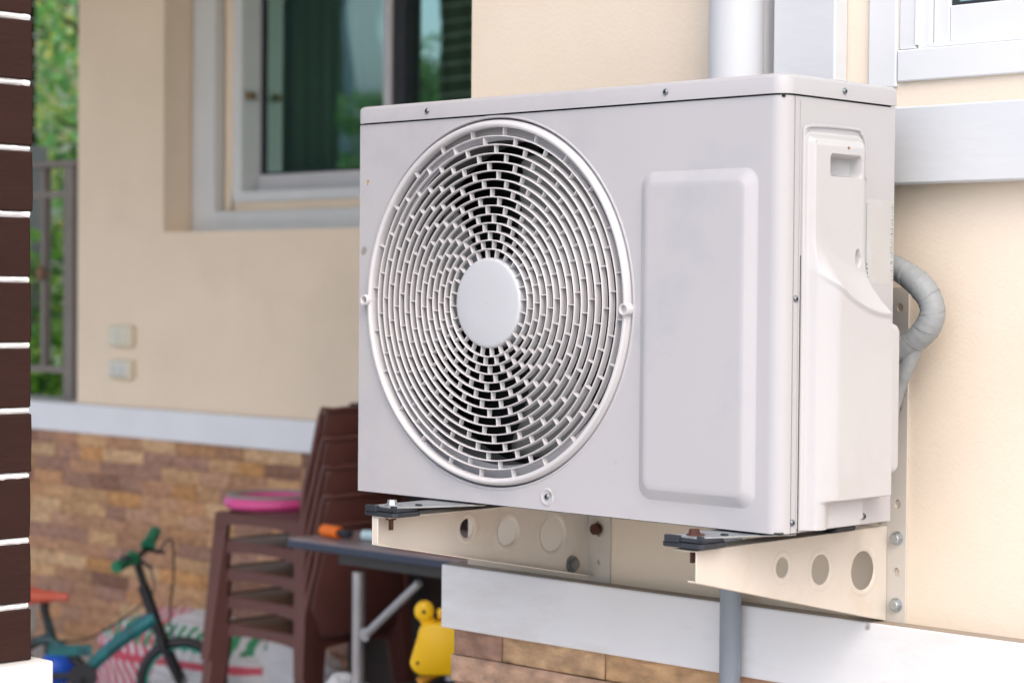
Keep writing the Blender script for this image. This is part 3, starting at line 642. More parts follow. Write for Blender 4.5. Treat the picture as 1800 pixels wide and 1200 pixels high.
def mount(bp, xc, y0, rusty):
    # rubber buffer, galvanised foot of the unit, bolt with washer
    b = bmesh.new()
    for z0, z1, g_ in ((-.0155, -.0095, 0), (-.0085, -.0045, .002)):
        v = rrect(xc - .034 + g_, xc + .031 - g_, y0 - .026 + g_, y0 + .026 - g_, .008); A = [b.verts.new((u, w_, z0)) for u, w_ in v]; C_ = [b.verts.new((u, w_, z1)) for u, w_ in v]
        for i in range(len(A)): b.faces.new((A[i], A[(i + 1) % len(A)], C_[(i + 1) % len(A)], C_[i]))
        b.faces.new(A[::-1]); b.faces.new(C_)
    box(b, xc - .030, xc + .028, y0 - .022, y0 + .022, -.0097, -.0083)
    box(b, xc - .026, xc - .004, y0 - .029, y0 - .022, -.0090, -.0005)
    box(b, xc + .022, xc + .031, y0 - .026, y0 - .021, -.0050, .0005); box(b, xc + .022, xc + .031, y0 + .0205, y0 + .026, -.0050, .0005)
    bp('rubber_buffer', b, RUBBER, bevel=.0012)
    b = bmesh.new(); v = [(u_ + (max(0, w_ - y0 - .01) * .55 if u_ > xc else 0), w_) for u_, w_ in rrect(xc - .024, xc + .0215, y0 - .021, y0 + .11, .009)]
    A = [b.verts.new((u, w_, -.0044)) for u, w_ in v]; C_ = [b.verts.new((u, w_, -.0018)) for u, w_ in v]
    for i in range(len(A)): b.faces.new((A[i], A[(i + 1) % len(A)], C_[(i + 1) % len(A)], C_[i]))
    b.faces.new(A[::-1]); b.faces.new(C_)
    bp('unit_foot', b, ZINC, bevel=.0008)
    b = bmesh.new(); disc_prism(b, (xc, y0, -.0018), (0, 0, 1), .0115, .0014, 24); disc_prism(b, (xc - .002, y0, -.0004), (0, 0, 1), .0075, .006, 6, r2=.0062)
    bp('mount_bolt', b, RUST if rusty else ZINC, smooth=True, angle=30)
    b = bmesh.new(); disc_prism(b, (xc - .004, y0, -.0180), (0, 0, -1), .0072, .004, 6); disc_prism(b, (xc - .004, y0, -.022), (0, 0, -1), .0034, .014, 12)
    bp('bolt_nut', b, RUST, smooth=True, angle=30)
mount(bp1, -.084, -.058, True); mount(bp2, -.590, -.090, False)
b = B(-.100, -.060, .205, .250, -.0178, -.0088); bp1('rubber_buffer', b, RUBBER, bevel=.003)

# ------------------------------------------------------------------ pipes on the near wall
b = bmesh.new(); yP = .29
pts = bez([(-.10, yP, .340), (-.045, yP, .333), (-.010, yP, .318), (.018, yP - .002, .296), (.0295, yP - .004, .272), (.0205, yP - .006, .248), (-.004, yP - .008, .228), (-.035, yP - .010, .212), (-.06, yP - .012, .18)], 14)
rr = [.0168 + .00018 * math.sin(i * 1.3) + .0006 * math.sin(i * .21) for i in range(len(pts))]
tube(b, pts, rr, n=28)
TAPE = mat('grey_pipe_tape', (.27, .29, .30), .55, var=.12, vscale=14, bump=.5, bscale=90, stretch=(1, 1, 1), dirt=(.38, .40, .40), dscale=30, damt=.5, bdist=.002)
pp = obj('insulated_pipe', b, TAPE, smooth=True, angle=80); tag(pp, 'grey tape wrapped insulated pipe looping out beside the outdoor unit', 'pipe')
b = bmesh.new(); tube(b, bez([(.012, yP - .008, .243), (.0015, yP - .006, .222), (-.012, yP - .004, .195), (-.030, yP, .16), (-.05, yP, .08), (-.06, yP + .01, -.0)], 8), .0115, n=20)
o = obj('pipe_branch', b, TAPE, None, smooth=True, angle=80); o.parent = pp
b = bmesh.new(); hel = []      # the overlapping edge of the tape winds along the pipe
prev = None
for i in range(1, len(pts) - 1):
    d = (pts[i + 1] - pts[i - 1]).normalized(); a = d.orthogonal().normalized() if prev is None else (prev - d * prev.dot(d)).normalized(); prev = a; c = d.cross(a)
    for q in range(4):
        t = 2 * math.pi * (i + q / 4) / 11; pq = pts[i].lerp(pts[i + 1], q / 4); hel.append(pq + (a * math.cos(t) + c * math.sin(t)) * (rr[i] + .0001))
tube(b, hel, .00055, n=5)
o = obj('tape_edges', b, TAPE, None, smooth=True, angle=80); o.parent = pp
b = bmesh.new(); tube(b, [(-.300, .292, G), (-.300, .292, .12)], .0152, n=28)
cdt = obj('conduit', b, PVC, smooth=True, angle=80); tag(cdt, 'thin grey plastic conduit running down over the white band to the ground', 'conduit')
b = bmesh.new(); tube(b, [(-.306, .300, .10), (-.306, .300, ZT)], .0395, n=48); box(b, -.290, -.270, .296, .3395, .10, ZT)
dp = obj('drain_pipe', b, PVCW, smooth=True, angle=50); tag(dp, 'pale plastic drain pipe rising behind the outdoor unit lid', 'pipe')

# ------------------------------------------------------------------ wall sockets on the porch wall
def socket(z0, z1, label, kind):
    t = thing('wall_socket', (-4.94, YL, (z0 + z1) / 2), label, 'socket', 'two socket boxes on the porch wall')
    o = obj('box', B(-.068, .068, -.032, -.0005, -(z1 - z0) / 2, (z1 - z0) / 2), mat('ivory_plastic', (.80, .75, .62), .4), t, bevel=.006)
    o = obj('face_plate', B(-.050, .050, -.036, -.0325, -(z1 - z0) / 2 + .012, (z1 - z0) / 2 - .012), mat('pale_plastic' + kind, (.76, .75, .70) if kind == 'b' else (.80, .75, .62), .4), t, bevel=.002)
    b = bmesh.new()
    if kind == 'b':
        for x in (-.022, .022):
            for dx in (-.007, .004): box(b, x + dx, x + dx + .004, -.0372, -.0361, -.012, .012)
        box(b, -.04, .04, -.0368, -.0361, -.022, -.018)
    else:
        box(b, -.012, .012, -.041, -.0361, -.02, .02)
    obj('outlet' if kind == 'b' else 'switch', b, mat('slot_' + kind, (.45, .48, .50) if kind == 'b' else (.7, .72, .66), .4), t)
socket(.080, .158, 'upper ivory switch box on the porch wall', 'a'); socket(-.038, .030, 'lower ivory socket box with grey blue face on the porch wall', 'b')

# ------------------------------------------------------------------ railing, on the low wall left of the porch wall
rl = thing('railing', (-6.5, 2.72, BT), 'dark grey metal railing on the white topped low wall', 'railing'); RI_ = Matrix.Translation(-rl.location)
RAILM = mat('grey_rail_paint', lin(140, 130, 126), .5, var=.1)
def rp(name, bm, **k):
    o = obj(name, bm, RAILM, None, **k); o.parent = rl; o.matrix_parent_inverse = RI_
rp('top_rail', B(-9.2, -5.40, 2.69, 2.75, .775, .800), bevel=.004)
rp('middle_rail', B(-9.2, -5.49, 2.705, 2.735, .655, .680)); rp('bottom_rail', B(-9.2, -5.49, 2.705, 2.735, -.040, -.015))
rp('post', B(-5.488, -5.425, 2.695, 2.745, BT + .004, .774), bevel=.003)
for i in range(20):
    x = -5.66 - .16 * i; rp('baluster', B(x + .006, x + .026, 2.708, 2.732, -.0145, .6545) if i % 2 else B(x + .004, x + .028, 2.704, 2.736, -.0145, .7745))
b = bmesh.new(); disc_prism(b, (-5.644, 2.70, .355), (0, -1, 0), .028, .012, 16); o = obj('rosette', b, mat('rusty_rosette', (.22, .12, .06), .6), None, smooth=True, angle=40); o.parent = rl; o.matrix_parent_inverse = RI_
# white rails added to stand in for bright background beyond the railing
wf = thing('bright_rails', (-9, 5.6, G), 'added white rails standing in for bright background by the garden bushes', 'fence'); WI = Matrix.Translation(-wf.location)
WP = mat('bright_background_white', (.80, .79, .80), .5)
for z0, z1 in ((.80, .87), (-.26, -.19)):
    o = obj('rail', B(-15, -6.9, 5.58, 5.62, z0, z1), WP, None); o.parent = wf; o.matrix_parent_inverse = WI
for x in (-14.5, -12.6, -10.7, -8.1): 
    o = obj('post', B(x, x + .08, 5.625, 5.70, G, .95), WP, None); o.parent = wf; o.matrix_parent_inverse = WI

# ------------------------------------------------------------------ vegetation
LEAF = mat('leaves', (.1, .2, .05), .32, var=.15, attr='leaf', spec=.8)
BARK = mat('bark', (.10, .07, .05), .9, var=.3, vscale=14, bump=.6, bscale=20)
nt_ = LEAF.node_tree; bs = [n for n in nt_.nodes if n.type == 'BSDF_PRINCIPLED'][0]
tr = nt_.nodes.new('ShaderNodeBsdfTranslucent'); mxs = nt_.nodes.new('ShaderNodeMixShader'); mxs.inputs[0].default_value = .5
at_ = [n for n in nt_.nodes if n.type == 'ATTRIBUTE'][0]; nt_.links.new(at_.outputs['Color'], tr.inputs[0])
nt_.links.new(bs.outputs[0], mxs.inputs[1]); nt_.links.new(tr.outputs[0], mxs.inputs[2]); nt_.links.new(mxs.outputs[0], [n for n in nt_.nodes if n.type == 'OUTPUT_MATERIAL'][0].inputs[0])
def plant(name, base, h, rad, nleaf, size, pal, label, cat, trunk=.3, squash=1.0, clumps=26, group=None, seed=1, asp=.45):
    rn = random.Random(seed); t = thing(name, base, label, cat, group); b = bmesh.new()
    ch = h * (1 - trunk); cen = Vector((0, 0, h * trunk + ch / 2)); cl = []
    for i in range(clumps):
        while True:
            v = Vector((rn.uniform(-1, 1), rn.uniform(-1, 1), rn.uniform(-1, 1)))
            if .25 < v.length < 1: break
        p = cen + Vector((v.x * rad, v.y * rad, v.z * ch / 2)); cl.append((p, rad * rn.uniform(.22, .42)))
    # trunk and limbs
    tube(b, bez([(0, 0, -.03), (rad * .06, 0, h * trunk * .6), (-rad * .04, rad * .05, h * trunk + ch * .3), (0, 0, h * .85)], 5), None, n=8, rfun=lambda s: max(.012, h * .024 * (1 - s * .8)))
    for p, q in cl[::2]:
        s0 = Vector((0, 0, max(.02, min(h * .8, p.z * .55)))); tube(b, bez([s0, (s0 + p) / 2 + Vector((0, 0, .05 * h)), p], 4), None, n=5, rfun=lambda s: max(.004, h * .009 * (1 - s * .75)))
    obj('trunk', b, BARK, t, smooth=True, angle=80)
    b = bmesh.new(); lay = b.loops.layers.float_color.new('leaf')
    for i in range(nleaf):
        p, q = cl[i % len(cl)]
        v = Vector((rn.gauss(0, 1), rn.gauss(0, 1), rn.gauss(0, 1))).normalized() * q * rn.uniform(.35, 1) ** .5; v.z *= .8
        c = p + v; d = (v.normalized() + Vector((rn.uniform(-.8, .8), rn.uniform(-.8, .8), rn.uniform(-.9, .3)))).normalized(); s_ = d.cross(Vector((rn.uniform(-1, 1), rn.uniform(-1, 1), rn.uniform(-1, 1)))).normalized()
        L = size * rn.uniform(.6, 1.3); W_ = L * asp; n2 = d.cross(s_)
        vs = [b.verts.new(c), b.verts.new(c + d * L * .45 + s_ * W_ * .5 + n2 * L * .06), b.verts.new(c + d * L), b.verts.new(c + d * L * .45 - s_ * W_ * .5 + n2 * L * .06)]
        f = b.faces.new(vs); cc = rn.choice(pal); k = rn.uniform(.75, 1.2)
        for lp in f.loops: lp[lay] = tuple(min(.95, q_ * k) for q_ in cc) + (1,)
    obj('crown', b, LEAF, t); return t
GR = [(.06, .16, .035), (.09, .22, .05), (.13, .30, .07), (.05, .12, .03), (.17, .34, .10)]
CRO = GR + [(.10, .24, .08), (.30, .42, .16), (.60, .55, .26), (.75, .42, .05), (.70, .50, .12), (.55, .62, .34), (.68, .34, .22), (.10, .26, .10)]
BRI = [(.30, .58, .06), (.40, .70, .08), (.18, .42, .06), (.55, .75, .16), (.08, .22, .04)]
CRO = [(min(.92, a * 2.2 + .08), min(.92, b_ * 2.2 + .10), c * 2.2 + .08) for a, b_, c in CRO]
plant('bush', (-9.6, 6.6, G), 4.6, 1.5, 12000, .14, CRO, 'tall croton bush with orange and yellow leaves beyond the railing', 'bush', trunk=.2, clumps=110, seed=4, asp=.5)
plant('bush', (-8.1, 5.1, G), 1.75, .85, 5000, .11, BRI, 'low bright green bush seen through the railing bars', 'bush', trunk=.1, clumps=34, seed=5, asp=.5)
plant('tree', (-13.5, 10.5, G), 7.0, 3.2, 12000, .22, GR, 'dark green tree filling the gap behind the croton bush', 'tree', trunk=.12, clumps=60, seed=6)
nh = thing('reflection_wall', (-22.5, -10.2, G), 'unseen dark wall added to be mirrored in the left pane of the porch window', 'wall'); NI = Matrix.Translation(-nh.location)  # unseen wall, added so the left pane mirrors something dark
for nm, bx, mm in (('boards', (-30, -18.42, -10.3, -10.0, G, 5.5), mat('dark_cladding', (.016, .014, .012), .8, stretch=(1, 1, 8), var=.4)), ('lit_corner', (-18.419, -18.27, -10.35, -9.95, G, 5.5), mat('lit_corner_grey', (.22, .25, .30), .7)), ('coping', (-30.1, -18.2, -10.4, -9.9, 5.51, 5.6), TILE)):  # the corner strip has bluish light put into its colour
    o = obj(nm, B(*bx), mm, None); o.parent = nh; o.matrix_parent_inverse = NI
plant('tree', (-18.5, -11.3, G), 4.4, 1.1, 9000, .13, GR, 'small bright garden tree mirrored beside the window mullion', 'tree', trunk=.1, clumps=40, seed=9)
plant('tree', (-17.55, -10.5, G), 5.1, 1.15, 9000, .13, GR, 'medium garden tree mirrored in the right pane of the porch window', 'tree', trunk=.1, clumps=40, seed=10)

# ------------------------------------------------------------------ stacked plastic chairs
def make_chair():
    t = thing('chair', (0, 0, 0), 'x', 'chair', 'stacked brown plastic chairs')
    b = bmesh.new(); n = 12; gr = []
    for j in range(n + 1):
        row = []
        for i in range(n + 1):
            u = i / n * 2 - 1; v = j / n; row.append(b.verts.new((u * (.172 + .006 * v), -.19 + .41 * v, .43 - .012 * (1 - u * u) * math.sin(math.pi * v) - (.008 if v < .05 else 0))))
        gr.append(row)
    fs = [b.faces.new((gr[j][i], gr[j][i + 1], gr[j + 1][i + 1], gr[j + 1][i])) for j in range(n) for i in range(n)]
    rt = bmesh.ops.extrude_face_region(b, geom=fs)
    for v in [q for q in rt['geom'] if isinstance(q, bmesh.types.BMVert)]: v.co.z -= .02
    obj('seat', b, CHAIR, t, smooth=True, angle=50)
    # aprons with arched lower edge, front, back and sides
    b = bmesh.new()
    def apron(p0, p1, nrm, h0=.05, h1=.026):
        p0, p1, nrm = Vector(p0), Vector(p1), Vector(nrm); m_ = 12; A = []
        for i in range(m_ + 1):
            s = i / m_; q = p0.lerp(p1, s); hh = h1 + (h0 - h1) * abs(2 * s - 1) ** 3; fl = nrm * hh * .12
            A.append([b.verts.new(q), b.verts.new(q + Vector((0, 0, -hh)) + fl), b.verts.new(q + Vector((0, 0, -hh)) + fl - nrm * .005), b.verts.new(q - nrm * .005)])
        for a, c in zip(A[:-1], A[1:]):
            for k in range(4): b.faces.new((a[k], a[(k + 1) % 4], c[(k + 1) % 4], c[k]))
    apron((-.172, -.192, .428), (.172, -.192, .428), (0, -1, 0)); apron((.175, -.19, .428), (.18, .22, .428), (1, 0, 0)); apron((-.18, .22, .428), (-.175, -.19, .428), (-1, 0, 0)); apron((.18, .222, .428), (-.18, .222, .428), (0, 1, 0))
    obj('apron', b, CHAIR, t, smooth=True, angle=50)
    for sx in (-1, 1):
        for sy in (-1, 1):
            b = bmesh.new(); yt = -.192 if sy < 0 else .222; yb = -.206 if sy < 0 else .250; xt = .174; xb_ = .215; w0, w1 = .062, .040; d = .006
            # an L-section leg: a front web and a side web
            hexa(b, [(sx * xb_, yb, 0), (sx * (xb_ - w1), yb, 0), (sx * (xb_ - w1), yb - sy * d, 0), (sx * xb_, yb - sy * d, 0)], [(sx * xt, yt, .428), (sx * (xt - w0), yt, .428), (sx * (xt - w0), yt - sy * d, .428), (sx * xt, yt - sy * d, .428)])
            hexa(b, [(sx * (xb_ + .001), yb, 0), (sx * (xb_ + .001), yb - sy * w1, 0), (sx * (xb_ - d), yb - sy * w1, 0), (sx * (xb_ - d), yb, 0)], [(sx * (xt + .001), yt, .428), (sx * (xt + .001), yt - sy * w0, .428), (sx * (xt - d), yt - sy * w0, .428), (sx * (xt - d), yt, .428)])
            obj('leg', b, CHAIR, t, bevel=.002)
    b = bmesh.new(); NU, NV = 14, 16; gr = []
    for j in range(NV + 1):
        v = j / NV; hw = .180 + .010 * math.sin(math.pi * min(1, v * 1.35 + .15)) - .030 * v * v; row = []
        for i in range(NU + 1):
            u = i / NU * 2 - 1; row.append(b.verts.new((u * hw, .210 + .040 * v + .045 * (1 - abs(u) ** 2.2) * .8, .425 + .32 * v - (.014 * abs(u) ** 6 if j == NV else 0))))
        gr.append(row)
    fs = []
    for j in range(NV):
        for i in range(NU):
            fs.append(b.faces.new((gr[j][i], gr[j][i + 1], gr[j + 1][i + 1], gr[j + 1][i])))
    o = obj('backrest', b, CHAIR, t, smooth=True, angle=60); s = o.modifiers.new('t', 'SOLIDIFY'); s.thickness = .007
    b = bmesh.new(); edge = [gr_ for gr_ in []]
    pts_ = []
    for j in range(NV + 1):
        v = j / NV; hw = .180 + .010 * math.sin(math.pi * min(1, v * 1.35 + .15)) - .030 * v * v; pts_.append((-hw, .210 + .040 * v, .425 + .32 * v))
    topl = [(u / 10 * -pts_[-1][0] * -1 if 0 else pts_[-1][0] * (1 - u / 5), .25 + .036 * (1 - abs(1 - u / 5) ** 2.2), .745 - .014 * abs(1 - u / 5) ** 6) for u in range(1, 10)]
    tube(b, pts_ + topl + [(-p[0], p[1], p[2]) for p in pts_[::-1]], .0085, n=8)
    o = obj('back_rim', b, CHAIR, None, smooth=True, angle=80); o.parent = t
    return t
ch0 = make_chair(); names = ['bottom chair', 'second chair from the bottom', 'middle chair', 'fourth chair from the bottom', 'top chair']
for k in range(5):
    c = ch0 if k == 0 else copy_tree(ch0)
    c.location = (-3.116 - .003 * k, 1.925, G + .080 * k); c.rotation_euler = (0, 0, R(-90)); c['label'] = names[k] + ' of the brown plastic chair stack on the porch' + (', carrying the pink ring' if k == 4 else '')
# pink ring on the top seat
b = bmesh.new(); lathe(b, [(.120 + .026 * math.cos(R(a)), .020 * math.sin(R(a))) for a in range(0, 361, 20)], (0, 0, .022), 'Z', 60)
pr = obj('ring', b, mat('pink_plastic', lin(222, 84, 150), .4, var=.05), smooth=True, angle=80); pr.location = (-3.235, 1.90, G + .752); tag(pr, 'pink plastic ring lying on the top brown chair seat', 'ring')
b = bmesh.new(); lathe(b, [(.135, .038), (.137, .046), (.112, .048), (.108, .040)], (0, 0, .0), 'Z', 60); o = obj('ring_lining', b, mat('grey_lining', (.32, .27, .27), .6), None, smooth=True, angle=80); o.parent = pr

# ------------------------------------------------------------------ folding table with its things
tb = thing('table', (-2.2, 1.5, G), 'folding table with grey top and steel legs beside the stacked chairs', 'table'); TI = Matrix.Translation(-tb.location)
def tp(name, bm, m, **k):
    o = obj(name, bm, m, None, **k); o.parent = tb; o.matrix_parent_inverse = TI
zt = -.340
tp('table_top', B(-2.600, -1.40, 1.42, 1.86, zt - .018, zt), mat('grey_laminate', (.30, .245, .26), .35, var=.06), bevel=.003)
tp('edge_band', B(-2.603, -1.397, 1.417, 1.863, zt - .024, zt - .004), mat('navy_edge', (.035, .05, .085), .5), bevel=.004)
tp('apron', B(-2.45, -1.45, 1.46, 1.82, zt - .055, zt - .0245), mat('dark_metal', (.05, .05, .055), .5))
TS = mat('table_leg_steel', (.42, .42, .44), .35, metal=.6, var=.2)
for x in (-2.385, -1.50):
    for y in (1.47, 1.80):
        b = bmesh.new(); tube(b, [(x, y, G), (x, y, zt - .07)], .0165, n=16); tp('leg', b, TS, smooth=True)
b = bmesh.new(); tube(b, [(-2.335, 1.45, -.560), (-2.145, 1.45, -.412)], .0105, n=12); disc_prism(b, (-2.335, 1.45, -.56), (0, -1, 0), .017, .006, 12); tp('brace', b, TS, smooth=True)
b = bmesh.new(); disc_prism(b, (0, 0, 0), (1, -.10, 0), .0165, .070, 18); 
og = obj('handle', b, mat('orange_plastic', lin(245, 120, 25), .4), None, bevel=.003)
ot = thing('hand_tool', (-2.625, 1.60, zt + .0172), 'tool with a fat orange plastic handle lying on the table edge', 'tool'); og.parent = ot
b = bmesh.new(); disc_prism(b, (.071, -.007, 0), (1, -.10, 0), .010, .045, 12); o = obj('shaft', b, RUBBER, ot, smooth=True)
ot.location = (-2.555, 1.50, zt + .0172)
b = bmesh.new(); disc_prism(b, (0, 0, 0), (1, .3, 0), .014, .050, 16); disc_prism(b, (.052, .0155, 0), (1, .3, 0), .008, .014, 12)
o = obj('bottle', b, mat('clear_blue_plastic', (.55, .75, .80), .2), smooth=True, angle=40); o.location = (-2.425, 1.52, zt + .0145); tag(o, 'small clear blue bottle lying beside the orange handled tool', 'bottle')
b = bmesh.new(); box(b, -.17, .16, -.09, .10, 0, .009)
o = obj('folder', b, mat('crimson_card', (.42, .02, .06), .5), bevel=.003); o.location = (-2.10, 1.575, zt + .0005); o.rotation_euler = (0, 0, R(-3)); tag(o, 'flat crimson folder lying on the table behind the left bracket', 'folder')
b = bmesh.new(); box(b, -.05, .05, -.04, .04, 0, .014)
o = obj('notebook', b, mat('pale_lilac', (.55, .45, .55), .5), bevel=.002); o.location = (-2.335, 1.60, zt + .0005); tag(o, 'small pale lilac notebook on the table next to the crimson folder', 'notebook')

# ------------------------------------------------------------------ dark cabinet added to fill the deep shade behind the table
cb = thing('shade_cabinet', (-2.3, 2.4, G), 'made-up dark wooden cabinet behind the table', 'shade_cabinet'); CI = Matrix.Translation(-cb.location); CW = mat('shade_dark_wood', (.022, .010, .009), .5, var=.3, stretch=(1, 1, .1), vscale=20)
def cp(name, bm, m=CW, **k):
    o = obj(name, bm, m, None, **k); o.parent = cb; o.matrix_parent_inverse = CI; return o
cp('carcass', B(-3.30, -1.2, 2.25, 2.575, G + .06, -.05), bevel=.004)
for i in range(4):
    x = -3.28 + .52 * i; d = cp('door', B(x, x + .51, 2.232, 2.249, G + .08, -.08), bevel=.004); b = bmesh.new(); disc_prism(b, (x + (.46 if i % 2 == 0 else .05), 2.231, -.62), (0, -1, 0), .012, .02, 12); o = obj('knob', b, RUBBER, None, smooth=True); o.parent = d
cp('plinth', B(-3.28, -1.22, 2.28, 2.56, G, G + .0595))

# ------------------------------------------------------------------ yellow toy on a dark stool
YEL = mat('yellow_plastic', lin(250, 200, 20), .38, var=.04)
toy = thing('toy', (-1.87, 1.27, -.585), 'yellow plastic toy with round knob head standing left of the stone cladding', 'toy', rz=R(44)); toy.scale = (.93, .93, .93)
b = bmesh.new(); loops = []
sh = rrect(-.085, .075, .012, .140, .034, 8)
sh = [(u + (.018 if v > .08 and u < 0 else 0), v) for u, v in sh]
for ins, d in ((.010, -.036), (.003, -.033), (0, -.026), (0, .026), (.003, .033), (.010, .036)):
    loops.append([b.verts.new((u * (1 - ins * 9), d, .076 + (v - .076) * (1 - ins * 9))) for u, v in sh])
for A, C_ in zip(loops[:-1], loops[1:]):
    for i in range(len(A)): b.faces.new((A[i], A[(i + 1) % len(A)], C_[(i + 1) % len(A)], C_[i]))
b.faces.new(loops[0]); b.faces.new(loops[-1]); obj('toy_body', b, YEL, toy, smooth=True, angle=50)
b = bmesh.new(); tube(b, bez([(-.035, 0, .120), (-.042, 0, .138), (-.048, 0, .150)], 4), .018, n=14); disc_prism(b, (-.020, .012, .156), (1, 0, .1), .014, .06, 14); obj('neck', b, YEL, toy, smooth=True, angle=60)
b = bmesh.new(); lathe(b, [(.0005, -.020), (.005, -.019), (.006, -.023), (.018, -.023), (.0235, -.018), (.0245, 0), (.0235, .018), (.018, .023), (.0005, .023)], (-.052, 0, .166), 'Y', 36); hd = obj('toy_knob', b, YEL, toy, smooth=True, angle=50)
b = bmesh.new(); disc_prism(b, (-.052, -.0195, .166), (0, -1, 0), .0035, .004, 12); o = obj('axle', b, DARK, None); o.parent = hd
b = bmesh.new(); disc_prism(b, (-.066, -.0355, .044), (0, -1, 0), .0045, .001, 12); obj('screw_hole', b, DARK, toy)
b = bmesh.new(); tube(b, bez([(-.010, 0, .02), (-.040, 0, .004), (-.062, 0, -.012)], 5), [.012] * 8 + [.015] * 3, n=14); tube(b, [(.03, 0, .02), (.04, 0, -.012)], .012, n=12); obj('toy_foot', b, mat('amber_plastic', lin(215, 150, 30), .4), toy, smooth=True, angle=60)
st = thing('stool', (-1.87, 1.25, G), 'low dark plastic stool under the yellow toy', 'stool')
obj('seat', B(-.15, .15, -.12, .12, .462, .487), mat('black_plastic', (.012, .012, .014), .5), st, bevel=.01)
for sx in (-1, 1):
    for sy in (-1, 1):
        b = bmesh.new(); tube(b, [(sx * .14, sy * .11, 0), (sx * .12, sy * .09, .462)], .014, n=10); obj('leg', b, MATS['black_plastic'], st, smooth=True)
# ------------------------------------------------------------------ sacks
def sack(name, loc, rx, ry, h, rz, m_, label, seed):
    b = bmesh.new(); bmesh.ops.create_icosphere(b, subdivisions=5, radius=1)
    for v in b.verts:
        p = v.co.copy(); s = Vector((abs(p.x) ** .8 * (1 if p.x > 0 else -1), abs(p.y) ** .8 * (1 if p.y > 0 else -1), p.z))
        d = 1 + .09 * noise.noise(p * 2.2 + Vector((seed, 0, 0))) + .05 * noise.noise(p * 6 + Vector((0, seed, 0)))
        v.co = Vector((s.x * rx * d, s.y * ry * d, max(-.42, s.z) * h * d + h * .42))
    zmin = min(v.co.z for v in b.verts)
    for v in b.verts: v.co.z = max(v.co.z - zmin, 0.0)
    o = obj(name, b, m_, smooth=True, angle=180); o.location = loc; o.rotation_euler = (0, 0, rz); tag(o, label, 'sack'); return o
SACK = mat('white_woven_sack', (.66, .65, .66), .6, var=.06, vscale=10, bump=.4, bscale=9, bdist=.02)
def printed(name):
    M = SACK.copy(); M.name = name; N = M.node_tree.nodes; L = M.node_tree.links; bs = [n for n in N if n.type == 'BSDF_PRINCIPLED'][0]
    src = bs.inputs['Base Color'].links[0].from_socket; tc = N.new('ShaderNodeTexCoord')
    def band(tex_rot, scale, lo, hi, colr, zlo, zhi, cur, ax=0):
        mp = N.new('ShaderNodeMapping'); mp.inputs['Rotation'].default_value = tex_rot; L.new(tc.outputs['Object'], mp.inputs[0]); wv = N.new('ShaderNodeTexWave'); wv.inputs['Scale'].default_value = scale; wv.inputs['Distortion'].default_value = 1.2; L.new(mp.outputs[0], wv.inputs[0])
        g1 = N.new('ShaderNodeMath'); g1.operation = 'GREATER_THAN'; g1.inputs[1].default_value = lo; L.new(wv.outputs['Fac'], g1.inputs[0])
        se = N.new('ShaderNodeSeparateXYZ'); L.new(tc.outputs['Object'], se.inputs[0])
        a = N.new('ShaderNodeMath'); a.operation = 'GREATER_THAN'; a.inputs[1].default_value = zlo; L.new(se.outputs[ax], a.inputs[0])
        c = N.new('ShaderNodeMath'); c.operation = 'LESS_THAN'; c.inputs[1].default_value = zhi; L.new(se.outputs[ax], c.inputs[0])
        m1 = N.new('ShaderNodeMath'); m1.operation = 'MULTIPLY'; L.new(a.outputs[0], m1.inputs[0]); L.new(c.outputs[0], m1.inputs[1]); m2 = N.new('ShaderNodeMath'); m2.operation = 'MULTIPLY'; L.new(m1.outputs[0], m2.inputs[0]); L.new(g1.outputs[0], m2.inputs[1])
        mx = N.new('ShaderNodeMix'); mx.data_type = 'RGBA'; L.new(m2.outputs[0], mx.inputs[0]); L.new(cur, mx.inputs[6]); mx.inputs[7].default_value = (*colr, 1); return mx.outputs[2]
    cur = band((0, R(35), 0), 9, .42, 1, (.62, .07, .12), -.55, -.02, src)
    cur = band((0, 0, 0), 7, .45, 1, (.04, .28, .12), .20, .275, cur, 2)
    cur = band((0, R(90), 0), 5, .6, 1, (.62, .08, .12), .14, .17, cur, 2)
    L.new(cur, bs.inputs['Base Color']); return M
SP = printed('printed_woven_sack')
sack('sack', (-4.16, 2.32, G), .46, .17, .205, R(6), SP, 'white woven sack with red stripes and green print behind the bicycle', 2)
sack('sack', (-3.80, 2.40, G), .30, .13, .17, R(0), SACK, 'plain white sack seen between the chair legs', 5)
sack('sack', (-2.64, 1.66, G), .13, .10, .25, R(10), SACK, 'small pale sack on the floor under the table', 9)
b = bmesh.new(); disc_prism(b, (0, 0, 0), (0, 0, 1), .035, .30, 16, r2=.012); disc_prism(b, (0, 0, .3), (0, 0, 1), .012, .03, 12, r2=.006)
o = obj('bottle', b, mat('red_plastic', (.45, .02, .02), .4), smooth=True, angle=40); o.location = (-2.47, 1.70, G); tag(o, 'slim red bottle standing right of the small pale sack', 'bottle')
b = bmesh.new(); bmesh.ops.create_uvsphere(b, u_segments=32, v_segments=20, radius=.062); o = obj('ball', b, mat('blue_rubber', (.005, .09, .55), .4), smooth=True, angle=180); o.location = (-4.72, 2.16, G + .062); tag(o, 'blue ball on the floor beside the white pillar plinth', 'ball')

